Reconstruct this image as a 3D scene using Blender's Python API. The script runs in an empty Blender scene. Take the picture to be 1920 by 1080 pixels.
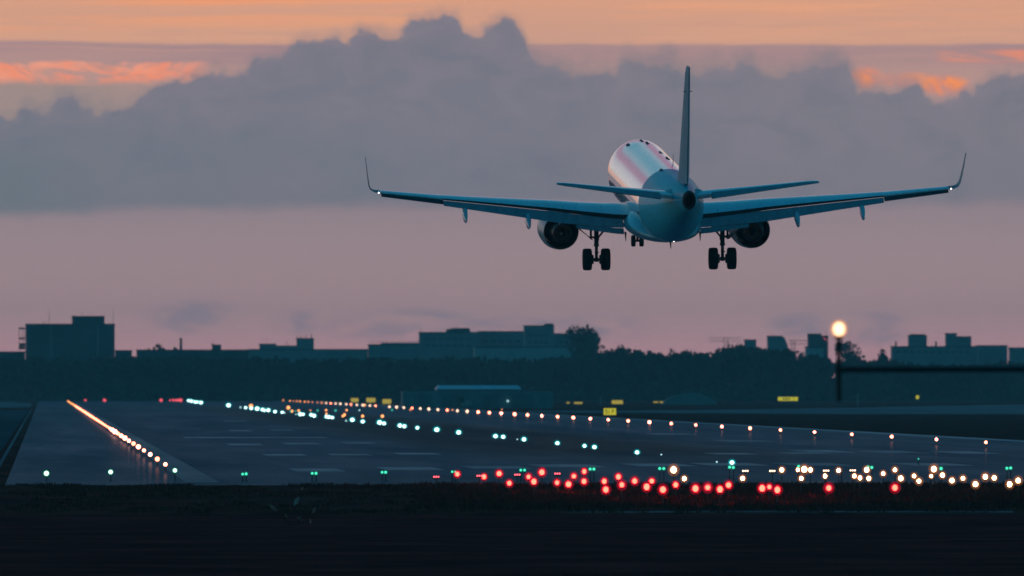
import bpy, math, random
from mathutils import Vector, Matrix, noise as mnoise
random.seed(11)
S = bpy.context.scene
COL = S.collection
R = math.radians
# ------------------------------------------------------------------ camera frame
F = 30600.0                       # focal length in pixels of the 1920 wide photograph
CH = 4.35                         # eye height above the airfield
PSI = math.atan((960 - 84) / F)   # the runway runs along +Y; the camera is turned right of it
THE = 184 / F
CAM = Vector((0, 0, CH))
FW = Vector((math.sin(PSI) * math.cos(THE), math.cos(PSI) * math.cos(THE), math.sin(THE)))
RT = Vector((math.cos(PSI), -math.sin(PSI), 0))
UP = RT.cross(FW)

def P(px, py, t):
    return CAM + t * (FW + RT * ((px - 960) / F) + UP * ((540 - py) / F))

def G(px, py, z=0.0):
    d = FW + RT * ((px - 960) / F) + UP * ((540 - py) / F)
    return CAM + d * ((z - CH) / d.z)

def lin(r, g, b):
    f = lambda c: (c / 12.92 if c <= 0.04045 else ((c + 0.055) / 1.055) ** 2.4)
    return tuple(f(v / 255.0) for v in (r, g, b))

# ------------------------------------------------------------------ materials
class N:
    """A tiny wrapper so that node maths reads like maths."""
    def __init__(s, nt, sock): s.nt, s.k = nt, sock
    def _m(s, op, *a, clamp=False):
        n = s.nt.nodes.new('ShaderNodeMath'); n.operation = op; n.use_clamp = clamp
        for i, v in enumerate((s,) + a):
            if isinstance(v, N): s.nt.links.new(v.k, n.inputs[i])
            else: n.inputs[i].default_value = v
        return N(s.nt, n.outputs[0])
    def __add__(s, o): return s._m('ADD', o)
    __radd__ = __add__
    def __sub__(s, o): return s._m('SUBTRACT', o)
    def __rsub__(s, o): return (s * -1.0) + o
    def __mul__(s, o): return s._m('MULTIPLY', o)
    __rmul__ = __mul__
    def __truediv__(s, o): return s._m('DIVIDE', o)
    def abs(s): return s._m('ABSOLUTE')
    def max(s, o): return s._m('MAXIMUM', o)
    def min(s, o): return s._m('MINIMUM', o)
    def clamp(s): return s._m('ADD', 0.0, clamp=True)
    def step(s, a, b, o0=0.0, o1=1.0):
        n = s.nt.nodes.new('ShaderNodeMapRange'); n.interpolation_type = 'SMOOTHSTEP'
        s.nt.links.new(s.k, n.inputs[0])
        n.inputs[1].default_value = a; n.inputs[2].default_value = b
        n.inputs[3].default_value = o0; n.inputs[4].default_value = o1
        return N(s.nt, n.outputs[0])

def xyz(nt, x, y, z=0.0):
    n = nt.nodes.new('ShaderNodeCombineXYZ')
    for i, v in enumerate((x, y, z)):
        if isinstance(v, N): nt.links.new(v.k, n.inputs[i])
        else: n.inputs[i].default_value = v
    return n.outputs[0]

def noise(nt, vec, scale=1.0, detail=4.0, rough=0.5, dist=0.0):
    n = nt.nodes.new('ShaderNodeTexNoise'); n.noise_dimensions = '3D'
    nt.links.new(vec, n.inputs['Vector'])
    n.inputs['Scale'].default_value = scale; n.inputs['Detail'].default_value = detail
    n.inputs['Roughness'].default_value = rough; n.inputs['Distortion'].default_value = dist
    return N(nt, n.outputs[0])

def mix(nt, fac, a, b):
    n = nt.nodes.new('ShaderNodeMix'); n.data_type = 'RGBA'
    if isinstance(fac, N): nt.links.new(fac.k, n.inputs[0])
    else: n.inputs[0].default_value = fac
    for i, v in ((6, a), (7, b)):
        if isinstance(v, (tuple, list)): n.inputs[i].default_value = tuple(v) + (1.0,)
        else: nt.links.new(v, n.inputs[i])
    return n.outputs[2]

def ramp(nt, fac, stops):
    n = nt.nodes.new('ShaderNodeValToRGB')
    nt.links.new(fac.k, n.inputs[0])
    el = n.color_ramp.elements
    while len(el) < len(stops): el.new(0.5)
    for e, (p, c) in zip(el, stops):
        e.position = p; e.color = tuple(c) + (1.0,)
    return n.outputs[0]

def newmat(name):
    m = bpy.data.materials.new(name); m.use_nodes = True
    nt = m.node_tree
    return m, nt, nt.nodes['Principled BSDF']

def setspec(b, v):
    b.inputs['Specular IOR Level'].default_value = v

def surf(name, col, rough=0.6, var=0.25, scale=1.5, spec=0.5, metal=0.0, coat=0.0, bump=0.0):
    """A plain surface with uneven colour and roughness."""
    m, nt, b = newmat(name)
    tc = nt.nodes.new('ShaderNodeTexCoord')
    n = noise(nt, tc.outputs['Object'], scale, 5, 0.6)
    c0 = tuple(v * (1 - var) for v in col); c1 = tuple(min(1, v * (1 + var)) for v in col)
    nt.links.new(mix(nt, n.step(0.3, 0.7), c0, c1), b.inputs['Base Color'])
    nt.links.new((n * 0.2 + (rough - 0.1)).k, b.inputs['Roughness'])
    b.inputs['Metallic'].default_value = metal
    setspec(b, spec)
    b.inputs['Coat Weight'].default_value = coat
    b.inputs['Coat Roughness'].default_value = 0.08
    if bump:
        bp = nt.nodes.new('ShaderNodeBump'); bp.inputs['Strength'].default_value = bump
        nt.links.new(n.k, bp.inputs['Height']); nt.links.new(bp.outputs[0], b.inputs['Normal'])
    return m

def glow(name, col, strength, sampling='AUTO'):
    m, nt, b = newmat(name)
    b.inputs['Base Color'].default_value = (0.02, 0.02, 0.02, 1)
    b.inputs['Emission Color'].default_value = tuple(col) + (1,)
    b.inputs['Emission Strength'].default_value = strength
    m.cycles.emission_sampling = sampling
    return m

def lens(name, col, strength, fac):
    """Tinted lamp glass and halo shells round lamps: partly see-through, partly glowing."""
    m, nt, b = newmat(name)
    out = nt.nodes['Material Output']; nt.nodes.remove(b)
    e = nt.nodes.new('ShaderNodeEmission'); e.inputs[0].default_value = tuple(col) + (1,); e.inputs[1].default_value = strength
    t = nt.nodes.new('ShaderNodeBsdfTransparent'); 
    mx = nt.nodes.new('ShaderNodeMixShader'); mx.inputs[0].default_value = fac
    nt.links.new(t.outputs[0], mx.inputs[1]); nt.links.new(e.outputs[0], mx.inputs[2])
    nt.links.new(mx.outputs[0], out.inputs[0])
    m.cycles.emission_sampling = 'NONE'
    return m

# ------------------------------------------------------------------ mesh helper
class MB:
    def __init__(s): s.v, s.f, s.m = [], [], []
    def add(s, vs, fs, mi=0):
        o = len(s.v); s.v += [tuple(p) for p in vs]
        s.f += [tuple(i + o for i in f) for f in fs]; s.m += [mi] * len(fs)
        return s
    def box(s, lo, hi, mi=0):
        (a, b, c), (d, e, f) = lo, hi
        return s.add([(a, b, c), (d, b, c), (d, e, c), (a, e, c), (a, b, f), (d, b, f), (d, e, f), (a, e, f)],
                     [(0, 3, 2, 1), (4, 5, 6, 7), (0, 1, 5, 4), (1, 2, 6, 5), (2, 3, 7, 6), (3, 0, 4, 7)], mi)
    def rings(s, rr, mi=0, cap0=True, cap1=True):
        n = len(rr[0]); vs = [p for r in rr for p in r]; fs = []
        for i in range(len(rr) - 1):
            for k in range(n):
                a = i * n + k; b = i * n + (k + 1) % n
                fs.append((a, b, b + n, a + n))
        if cap0: fs.append(tuple(range(n))[::-1])
        if cap1: fs.append(tuple((len(rr) - 1) * n + k for k in range(n)))
        return s.add(vs, fs, mi)
    def tube(s, p0, p1, r0, r1=None, n=8, mi=0):
        p0, p1 = Vector(p0), Vector(p1); r1 = r0 if r1 is None else r1
        d = (p1 - p0).normalized(); a = d.orthogonal().normalized(); b = d.cross(a)
        ring = lambda p, r: [p + a * (r * math.cos(2 * math.pi * k / n)) + b * (r * math.sin(2 * math.pi * k / n)) for k in range(n)]
        return s.rings([ring(p0, r0), ring(p1, r1)], mi)
    def lathe(s, prof, axis='z', c=(0, 0, 0), n=20, mi=0, cap=True):
        """prof: (along, radius) pairs."""
        rr = []
        for h, r in prof:
            ring = []
            for k in range(n):
                u = r * math.cos(2 * math.pi * k / n); w = r * math.sin(2 * math.pi * k / n)
                p = {'z': (u, w, h), 'y': (u, h, w), 'x': (h, u, w)}[axis]
                ring.append((p[0] + c[0], p[1] + c[1], p[2] + c[2]))
            rr.append(ring)
        return s.rings(rr, mi, cap, cap)
    def ball(s, c, r, n=12, mi=0, sz=1.0):
        m = n // 2 + 1
        return s.lathe([(r * sz * -math.cos(math.pi * (i + .02) / (m + .04)), max(r * math.sin(math.pi * (i + .02) / (m + .04)), r * .03)) for i in range(m + 1)], 'z', c, n, mi)
    def build(s, name, mats, parent=None, smooth=True, angle=38):
        me = bpy.data.meshes.new(name)
        me.from_pydata(s.v, [], s.f)
        if not isinstance(mats, (list, tuple)): mats = [mats]
        for m in mats: me.materials.append(m)
        me.polygons.foreach_set('material_index', s.m)
        if smooth:
            me.polygons.foreach_set('use_smooth', [True] * len(s.f))
            me.set_sharp_from_angle(angle=R(angle))
        me.update()
        o = bpy.data.objects.new(name, me); COL.objects.link(o)
        if parent: o.parent = parent
        return o

def tag(o, label=None, cat=None, group=None, kind=None):
    if label: o['label'] = label
    if cat: o['category'] = cat
    if group: o['group'] = group
    if kind: o['kind'] = kind
    return o

def empty(name, loc=(0, 0, 0), label=None, cat=None, group=None):
    o = bpy.data.objects.new(name, None); COL.objects.link(o); o.location = loc
    o.empty_display_size = 0.3
    return tag(o, label, cat, group)

def copy_tree(o, parent=None):
    c = o.copy(); COL.objects.link(c); c.parent = parent
    for ch in [x for x in bpy.data.objects if x.parent == o]: copy_tree(ch, c)
    return c

_ones = 'zeroth first second third fourth fifth sixth seventh eighth ninth tenth eleventh twelfth thirteenth fourteenth fifteenth sixteenth seventeenth eighteenth nineteenth'.split()
_tens = {20: 'twent', 30: 'thirt', 40: 'fort', 50: 'fift', 60: 'sixt'}
def nth(k):
    if k < 20: return _ones[k]
    t = k // 10 * 10
    return _tens[t] + 'ieth' if k == t else _tens[t] + 'y-' + _ones[k - t]

# ------------------------------------------------------------------ world: dusk sky with a long bank of cloud
SUN_AZ, SUN_EL = R(-62), R(9)     # azimuth from the runway direction, clockwise
W = bpy.data.worlds.new('World'); S.world = W; W.use_nodes = True
nt = W.node_tree
bg = nt.nodes['Background']; bg.inputs['Strength'].default_value = 0.1
tc = nt.nodes.new('ShaderNodeTexCoord')
sp = nt.nodes.new('ShaderNodeSeparateXYZ'); nt.links.new(tc.outputs['Generated'], sp.inputs[0])
dx, dy, dz = (N(nt, sp.outputs[i]) for i in range(3))
az = dx._m('ARCTAN2', dy); el = dz._m('ARCSINE')
ax = az * F + 84.0                # angles measured in the same units as the photograph's pixels
ay = el * -F + 724.0
U = (ax / 1920.0)._m('PINGPONG', 1.0)
fc = nt.nodes.new('ShaderNodeFloatCurve')
TOP = [(0,215),(28,212),(45,197),(75,193),(100,186),(112,176),(128,175),(140,182),(150,196),(200,199),(240,192),(262,174),(300,152),(320,140),(335,135),(355,141),(380,139),(405,131),(450,128),(478,112),(520,95),(560,75),(590,69),(622,62),(650,67),(668,57),(705,55),(732,63),(752,52),(772,38),(792,28),(820,24),(850,28),(866,44),(880,60),(895,64),(906,57),(922,41),(945,34),(968,38),(981,56),(990,88),(1010,112),(1080,127),(1150,131),(1166,111),(1182,107),(1205,119),(1240,111),(1290,126),(1370,126),(1386,114),(1408,114),(1430,129),(1490,131),(1520,120),(1545,111),(1580,114),(1592,128),(1608,152),(1640,159),(1680,156),(1710,156),(1738,172),(1770,181),(1805,172),(1850,150),(1890,131),(1920,129)]
cv = fc.mapping.curves[0]
while len(cv.points) < len(TOP): cv.points.new(0.5, 0.5)
for p, (x, y) in zip(cv.points, TOP):
    p.location = (x / 1920.0, y / 300.0); p.handle_type = 'AUTO_CLAMPED'
fc.mapping.update()
nt.links.new(U.k, fc.inputs['Value'])
top = N(nt, fc.outputs[0]) * 300.0
vA = xyz(nt, ax / 46.0, ay / 46.0, 3.1)
vB = xyz(nt, ax / 260.0, ay / 120.0, 7.7)
vH = xyz(nt, ax / 700.0, ay / 34.0, 1.3)
vC = xyz(nt, ax / 150.0, ay / 55.0, 5.2)
nA = noise(nt, vA, 1, 7, 0.62, 0.4); nB = noise(nt, vB, 1, 6, 0.6); nH = noise(nt, vH, 1, 5, 0.55); nC = noise(nt, vC, 1, 6, 0.6, 0.5)
# clear glow above the bank; heights run from the top of the frame upwards to well above it
hi = ay
base = ramp(nt, (hi + 7000.0) / 7800.0, [
    (0.00, lin(36, 136, 168)), (0.20, lin(110, 172, 190)), (0.28, lin(172, 194, 204)), (0.32, lin(178, 180, 196)), (0.355, lin(192, 136, 158)), (0.49, lin(190, 134, 156)),
    (0.57, lin(178, 170, 192)), (0.66, lin(208, 200, 208)), (0.76, lin(234, 220, 210)), (0.85, lin(240, 178, 142)), (0.899, lin(236, 168, 131)), (0.907, lin(222, 166, 139)),
    (0.916, lin(190, 151, 142)), (0.932, lin(154, 137, 143)), (1.0, lin(158, 136, 144))])
base = mix(nt, ax.step(-700, -5000) * ay.step(-3600, -2400) * 0.75, base, lin(226, 220, 222))
warm = mix(nt, (nH.step(0.40, 0.62) * ax.step(1500, -100) * ay.step(80, -40) * ay.step(-900, -250)), base, lin(252, 156, 107))
warm = mix(nt, (nH.step(0.58, 0.40) * ay.step(-120, 60) * ay.step(-900, -250) * 0.5), warm, lin(204, 158, 142))
# level sheet of stratus behind the cumulus
sl = ay + (nC - 0.5) * 9.0 + (ax.step(0, 420) * -7.0)
sheet = sl.step(73, 80) * sl.step(150, 108)
lineA = sl.step(84.5, 87) * sl.step(90.5, 88) * ax.step(900, 300) * nH.step(0.3, 0.6)
streak = mix(nt, nH.step(0.35, 0.65), lin(166, 137, 143), lin(183, 146, 144))
c1 = mix(nt, sheet * 0.9, warm, streak)
c1 = mix(nt, lineA * 0.6, c1, lin(205, 155, 140))
low = sl.step(100, 135) * sl.step(300, 200)
c1 = mix(nt, low * 0.75, c1, lin(190, 152, 145))
c1 = mix(nt, low * ax.step(420, 150) * sl.step(140, 165), c1, lin(168, 146, 141))
# burning gaps on the left and on the right
gL = (ay + (nC - 0.5) * 26.0)
gapL = gL.step(112, 119) * gL.step(164, 142) * ax.step(405, 340) * nC.step(0.36, 0.5)
hot = lambda cx, cy, wx, wy: (((ax - cx) / wx)._m('POWER', 2.0) + ((ay - cy) / wy)._m('POWER', 2.0)).step(1.0, 0.1)
gapR = (hot(1622, 146, 40, 26).max(hot(1768, 160, 62, 24)).max(hot(1700, 150, 90, 18) * 0.6)) * (nA.step(0.36, 0.56) * 0.6 + 0.4)
gapR2 = (ay + (nC - 0.5) * 18.0).step(92, 100) * (ay + (nC - 0.5) * 18.0).step(122, 110) * ax.step(1740, 1800) * nC.step(0.36, 0.56)
c1 = mix(nt, gapL * 0.92, c1, mix(nt, nA.step(0.35, 0.65), lin(255, 148, 112), lin(252, 164, 134)))
c1 = mix(nt, gapR2 * 0.85, c1, lin(238, 146, 116))
c1 = mix(nt, gapR, c1, mix(nt, nA.step(0.4, 0.62), lin(226, 140, 118), lin(255, 152, 92)))
# below the bank
under = ramp(nt, (ay - 380.0) / 344.0, [(0.0, lin(157, 138, 145)), (0.3, lin(174, 147, 150)), (0.62, lin(188, 152, 155)), (0.8, lin(204, 153, 159)), (1.0, lin(206, 152, 160))])
wis = xyz(nt, ax / 120.0, ay / 36.0, 9.4)
nW = noise(nt, wis, 1, 6, 0.62, 0.6)
def patch(cx, cy, wx, wy):
    return ((ax - cx) / wx)._m('POWER', 2.0) + ((ay - cy) / wy)._m('POWER', 2.0)
wm = None
for q in ((365, 594, 110, 40), (560, 604, 80, 26), (780, 608, 260, 34), (1080, 614, 170, 30), (1640, 614, 75, 38), (1500, 610, 70, 28)):
    k = patch(*q).step(1.2, 0.0)
    wm = k if wm is None else wm.max(k)
under = mix(nt, (wm * nW.step(0.36, 0.62) * 0.6), under, lin(140, 132, 150))
def vor(sc, z):
    n = nt.nodes.new('ShaderNodeTexVoronoi'); n.feature = 'SMOOTH_F1'; n.inputs['Smoothness'].default_value = 0.35
    wv = noise(nt, xyz(nt, ax / (sc * 1.4), ay / (sc * 1.4), z + 20), 1, 3, 0.5) * 0.9
    nt.links.new(xyz(nt, ax / sc + wv, ay / sc - wv, z), n.inputs['Vector']); n.inputs['Scale'].default_value = 1.0
    return N(nt, n.outputs['Distance'])
v1, v2 = vor(52.0, 0.3), vor(21.0, 4.4)
nE = noise(nt, xyz(nt, ax / 17.0, ay / 17.0, 8.8), 1, 6, 0.65)
edge = ay - top - (v1 - 0.42) * 26.0 - (v2 - 0.42) * 13.0 + (nE - 0.5) * 22.0
# the bank itself
cl = ramp(nt, (ay - 60.0) / 340.0, [(0.0, lin(130, 125, 137)), (0.35, lin(127, 125, 137)), (0.75, lin(125, 125, 137)), (1.0, lin(129, 127, 138))])
cl = mix(nt, ax.step(900, -200) * ay.step(180, 330) * 0.75, cl, lin(113, 123, 131))
cl = mix(nt, ax.step(900, 1500) * 0.5, cl, lin(137, 130, 138))
cl = mix(nt, nB.step(0.35, 0.7) * 0.30, cl, lin(142, 131, 142))
cl = mix(nt, nA.step(0.4, 0.75) * 0.12, cl, lin(116, 119, 133))
bot = ay + (nB - 0.5) * 14.0 + ax.step(0, 700) * 12.0 + ax.step(900, 1900) * 4.0
lump = noise(nt, xyz(nt, ax / 120.0, ay / 70.0, 14.0), 1, 6, 0.6, 0.8)
puff = (edge.step(0, 46, 1.0, 0.0) * v2.step(0.7, 0.1) * 0.34)
cl = mix(nt, puff, cl, lin(146, 134, 142))
cl = mix(nt, lump.step(0.44, 0.66) * ay.step(360, 120) * 0.34, cl, lin(146, 134, 145))
cl = mix(nt, lump.step(0.5, 0.32) * 0.30, cl, lin(112, 117, 132))
bot = bot + (noise(nt, xyz(nt, ax / 85.0, ay / 60.0, 17.0), 1, 5, 0.6) - 0.5) * 26.0
c2 = mix(nt, bot.step(380, 416), cl, under)
mask = edge.step(-6, 13)
veil = (edge + (nC - 0.5) * 60.0).step(-26, 10) * 0.42
mask = mask.max(veil)
halo = edge.step(-42, 4) * ax.step(950, 1020) * ax.step(1700, 1560)
c1 = mix(nt, halo * 0.65, c1, lin(150, 134, 138))
front = mix(nt, mask, c1, c2)
# the rest of the dome: clear blue dusk sky, warm only towards the sunset
sky = nt.nodes.new('ShaderNodeTexSky'); sky.sky_type = 'NISHITA'; sky.sun_disc = False
sky.sun_elevation = SUN_EL; sky.sun_rotation = SUN_AZ
sky.air_density = 1.2; sky.dust_density = 0.6; sky.ozone_density = 3.0
TINT = nt.nodes.new('ShaderNodeMix'); TINT.data_type = 'RGBA'; TINT.blend_type = 'MULTIPLY'; TINT.inputs[0].default_value = 1.0
nt.links.new(sky.outputs[0], TINT.inputs[6]); TINT.inputs[7].default_value = (0.07, 0.86, 1.05, 1)
glowband = el.step(R(19), R(12)) * (dy + dx * -0.45).step(0.25, 0.85)
sc10 = nt.nodes.new('ShaderNodeMix'); sc10.data_type = 'RGBA'; sc10.blend_type = 'MULTIPLY'; sc10.inputs[0].default_value = 1.0
sc10.clamp_result = False
nt.links.new(front, sc10.inputs[6]); sc10.inputs[7].default_value = (10, 10, 10, 1)
nt.links.new(mix(nt, glowband, TINT.outputs[2], sc10.outputs[2]), bg.inputs['Color'])

sl_ = bpy.data.lights.new('sun', 'SUN'); sun = bpy.data.objects.new('sun', sl_); COL.objects.link(sun)
sl_.energy = 0.09; sl_.angle = R(14); sl_.color = (1.0, 0.66, 0.48)
sd = Vector((math.sin(SUN_AZ) * math.cos(SUN_EL), math.cos(SUN_AZ) * math.cos(SUN_EL), math.sin(SUN_EL)))
sun.rotation_euler = (-sd).to_track_quat('-Z', 'Y').to_euler()

cd = bpy.data.cameras.new('camera'); cam = bpy.data.objects.new('camera', cd); COL.objects.link(cam)
M3 = Matrix((RT, UP, -FW)).transposed()
cam.matrix_world = Matrix.Translation(CAM) @ M3.to_4x4()
cd.sensor_width = 36; cd.lens = 36 * F / 1920; cd.clip_start = 1; cd.clip_end = 40000
cd.dof.use_dof = True; cd.dof.focus_distance = 772; cd.dof.aperture_fstop = cd.lens / 1000 / 0.14
S.camera = cam
S.view_settings.view_transform = 'Standard'; S.view_settings.look = 'None'
S.view_settings.exposure = 0; S.view_settings.gamma = 1; S.view_settings.use_curve_mapping = False
S.cycles.use_denoising = True
S.cycles.filter_width = 1.6
S.cycles.max_bounces = 6
S.cycles.sample_clamp_indirect = 4

# ------------------------------------------------------------------ materials of the place
def ground_mat():
    m, nt, b = newmat('dark grass')
    tc = nt.nodes.new('ShaderNodeTexCoord'); sp = nt.nodes.new('ShaderNodeSeparateXYZ'); nt.links.new(tc.outputs['Object'], sp.inputs[0])
    X, Y = N(nt, sp.outputs[0]), N(nt, sp.outputs[1])
    n1 = noise(nt, xyz(nt, X / 3.0, Y / 26.0), 1, 6, 0.65); n2 = noise(nt, xyz(nt, X / 14.0, Y / 60.0, 4.0), 1, 4, 0.55)
    c = mix(nt, n1.step(0.35, 0.68), (0.10, 0.022, 0.016), (0.24, 0.052, 0.034))
    c = mix(nt, n2.step(0.45, 0.65) * 0.6, c, (0.13, 0.042, 0.036))
    nt.links.new(c, b.inputs['Base Color']); b.inputs['Roughness'].default_value = 0.95; setspec(b, 0.0)
    return m

def asphalt_mat(name, col, rub=False, rough=0.42, spec=0.22, seed=0.0):
    m, nt, b = newmat(name)
    tc = nt.nodes.new('ShaderNodeTexCoord'); sp = nt.nodes.new('ShaderNodeSeparateXYZ'); nt.links.new(tc.outputs['Object'], sp.inputs[0])
    X, Y = N(nt, sp.outputs[0]), N(nt, sp.outputs[1])
    n1 = noise(nt, xyz(nt, X / 5.0, Y / 120.0, seed), 1, 6, 0.6); n2 = noise(nt, xyz(nt, X / 1.3, Y / 45.0, seed + 3), 1, 4, 0.6)
    c0 = tuple(v * 0.88 for v in col); c1 = tuple(v * 1.13 for v in col)
    c = mix(nt, n1.step(0.3, 0.7), c0, c1)
    n3 = noise(nt, xyz(nt, X / 11.0, Y / 340.0, seed + 7), 1, 5, 0.6)
    c = mix(nt, n3.step(0.42, 0.62) * 0.5, c, tuple(v * .62 for v in col))
    # seams across the paving
    seam = (Y / 62.0)._m('FRACT').step(0.93, 0.97)
    joint = (X / 7.5 + 0.3)._m('FRACT').step(0.97, 0.99) * n2.step(0.3, 0.5)
    c = mix(nt, joint * 0.5, c, tuple(v * 0.6 for v in col))
    c = mix(nt, seam * 0.25, c, tuple(v * 1.7 for v in col))
    r = n1 * 0.05 + n2 * 0.05 + (rough - 0.05)
    if rub:
        d = ((X - 38.0) / 11.5)._m('POWER', 2.0)
        k = (d.step(1.3, 0.1) * Y.step(860, 1150) * Y.step(4200, 2000)) * (n2 * 0.5 + 0.65)
        c = mix(nt, k * 0.9, c, (0.035, 0.045, 0.050))
        r = r + k * 0.06
    nt.links.new(c, b.inputs['Base Color']); b.inputs['Roughness'].default_value = 1.0; setspec(b, 0.0)
    g = nt.nodes.new('ShaderNodeBsdfGlossy'); nt.links.new(r.k, g.inputs['Roughness']); g.inputs[0].default_value = (0.55, 0.85, 1.0, 1)
    mx = nt.nodes.new('ShaderNodeMixShader'); out = nt.nodes['Material Output']
    fac = (n1.step(0.2, 0.8) * (spec * 0.5) + spec * 0.75) * n3.step(0.4, 0.64, 1.12, 0.72)
    if rub: fac = fac * (k * -0.55 + 1.0)
    nt.links.new(fac.k, mx.inputs[0])
    nt.links.new(b.outputs[0], mx.inputs[1]); nt.links.new(g.outputs[0], mx.inputs[2]); nt.links.new(mx.outputs[0], out.inputs[0])
    return m

M = {}
M['grass'] = ground_mat()
M['runway'] = asphalt_mat('runway asphalt', (0.118, 0.142, 0.172), True, 0.060, 0.06)
M['shoulder'] = asphalt_mat('shoulder asphalt', (0.155, 0.17, 0.195), False, 0.052, 0.075, 8.0)
M['taxi'] = asphalt_mat('taxiway concrete', (0.16, 0.18, 0.18), False, 0.3, 0.03, 15.0)
M['paint'] = asphalt_mat('worn white marking', (0.36, 0.35, 0.36), False, 0.09, 0.085, 21.0)
M['stripe'] = asphalt_mat('faded edge stripe', (0.30, 0.295, 0.30), False, 0.08, 0.08, 30.0)
M['teal_grass'] = asphalt_mat('teal lit grass', (0.045, 0.075, 0.085), False, 0.3, 0.012, 40.0)  # teal light on the left grass, put into the colour
M['edge_line'] = asphalt_mat('white edge line', (0.55, 0.52, 0.52), False, 0.1, 0.06, 33.0)
M['road'] = surf('old dark asphalt', (0.19, 0.031, 0.028), 0.95, 0.45, 0.18, 0.0)
M['track'] = surf('pale gravel', (0.26, 0.17, 0.17), 0.9, 0.75, 0.25, 0.0)
M['blade'] = surf('grass blades', (0.10, 0.027, 0.017), 0.9, 0.5, 0.4, 0.1)
M['leaf'] = surf('far foliage', (0.026, 0.038, 0.024), 0.95, 0.35, 0.12, 0.1)
M['bark'] = surf('bark', (0.06, 0.045, 0.035), 0.9, 0.3, 2.0, 0.1)
M['pale_leaf'] = surf('dry pale leaves', (0.55, 0.22, 0.18), 0.8, 0.2, 3.0, 0.2)
M['wall_dark'] = surf('dark rendered wall', (0.075, 0.080, 0.085), 0.85, 0.22, 0.12, 0.2)
M['wall_mid'] = surf('grey rendered wall', (0.20, 0.205, 0.21), 0.85, 0.2, 0.12, 0.2)
M['wall_pale'] = surf('pale rendered wall', (0.31, 0.32, 0.32), 0.85, 0.15, 0.15, 0.2)
M['hangar_wall'] = surf('hangar cladding', (0.19, 0.195, 0.20), .8, .18, .3, .2)
M['hangar_door'] = surf('hangar door', (0.145, 0.15, 0.155), .8, .2, .3, .2)
M['roof'] = surf('bitumen roof', (0.05, 0.055, 0.06), 0.9, 0.2, 0.3, 0.2)
M['metal_roof'] = surf('pale metal roof', (0.50, 0.55, 0.58), 0.45, 0.15, 0.4, 0.5)
M['pane'] = surf('window glass', (0.05, 0.056, 0.06), 0.4, 0.3, 0.3, 0.3)
M['steel'] = surf('dark steel', (0.045, 0.047, 0.052), 0.55, 0.3, 3.0, 0.4, 0.3)
M['rust'] = surf('rust red steel', (0.050, 0.022, 0.022), 0.7, 0.3, 4.0, 0.3)

# ------------------------------------------------------------------ ground, paving, markings
def sheet(name, pts, z, mat, kind='structure'):
    me = MB().add([(x, y, z) for x, y in pts], [tuple(range(len(pts)))])
    return tag(me.build(name, mat, smooth=False), kind=kind)

def gxy(px, py): 
    p = G(px, py); return (p.x, p.y)

sheet('ground', [(-6500, -5000), (6500, -5000), (6500, 9500), (-6500, 9500)], 0.0, M['grass'])
RW0, RW1 = 716.0, 4700.0
sheet('pavement', [(-1.74, RW0), (78.2, RW0), (78.2, RW1), (-1.74, RW1)], 0.004, M['shoulder'])
sheet('runway', [(6.3, RW0 + 14), (67.0, RW0 + 14), (67.0, RW1 - 60), (6.3, RW1 - 60)], 0.008, M['runway'])
mk = MB()
def bar(s0, s1, t0, t1): mk.add([(s0, t0, 0.012), (s1, t0, 0.012), (s1, t1, 0.012), (s0, t1, 0.012)], [(0, 1, 2, 3)])
def pxbar(x0, x1, y, length):
    a = G(x0, y); b = G(x1, y)
    bar(a.x, b.x, a.y - length / 2, a.y + length / 2)
for x0, x1, y in ((548, 640, 881.5), (715, 822, 879), (875, 985, 876.5), (1005, 1120, 873.5), (1180, 1290, 872), (1310, 1425, 871), (1470, 1580, 871), (1690, 1800, 871)):
    pxbar(x0, x1, y, 30)
for x0, x1, y in ((495, 571, 853), (617, 693, 852.5), (743, 822, 851), (1330, 1410, 851), (1470, 1550, 850)):
    pxbar(x0, x1, y, 24)
for x0, x1, y in ((533, 598, 832), (642, 700, 830.5), (428, 490, 833.5)):
    pxbar(x0, x1, y, 30)
for x0, x1, y in ((430, 472, 807.5), (508, 550, 806.5), (420, 462, 789.5), (1220, 1300, 814), (1350, 1440, 827), (1500, 1580, 846.5), (1630, 1715, 847.5), (1770, 1850, 848.5)):
    pxbar(x0, x1, y, 40)
pxbar(345, 612, 820.5, 30)
tag(mk.build('runway_marking', M['paint'], smooth=False), kind='structure')
sheet('runway_edge_stripe', [(6.35, RW0 + 20), (7.9, RW0 + 20), (7.9, RW1 - 80), (6.35, RW1 - 80)], 0.012, M['stripe'])
sheet('runway_edge_stripe', [(76.2, RW0 + 20), (77.9, RW0 + 20), (77.9, RW1 - 80), (76.2, RW1 - 80)], 0.012, M['edge_line'])
sheet('teal_grass', [(-70, 738), (-2.95, 738), (-2.95, 2950), (-70, 2950)], 0.004, M['teal_grass'])  # sheet added over the left grass to carry its teal-lit tone
sheet('paved_drain_strip', [(-2.60, 770), (-2.38, 770), (-2.38, 3000), (-2.60, 3000)], 0.004, M['taxi'])
sheet('taxiway', [gxy(-400, 764), gxy(57, 764), gxy(60, 757), gxy(26, 754), gxy(-400, 754)], 0.004, M['taxi'])
sheet('taxiway', [gxy(990, 773.5), gxy(1250, 774.5), gxy(1560, 776.5), gxy(2300, 776.5), gxy(2300, 756), gxy(1920, 758.5), gxy(1560, 765), gxy(1300, 769), gxy(990, 770)], 0.004, M['taxi'])
sheet('perimeter_road', [(-30, 150), (60, 150), (60, 547), (-30, 549)], 0.004, M['road'])
sheet('perimeter_track', [gxy(1055, 961), gxy(1900, 961.5), gxy(1900, 958.8), gxy(1055, 958.3)], 0.004, M['track'])

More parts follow.
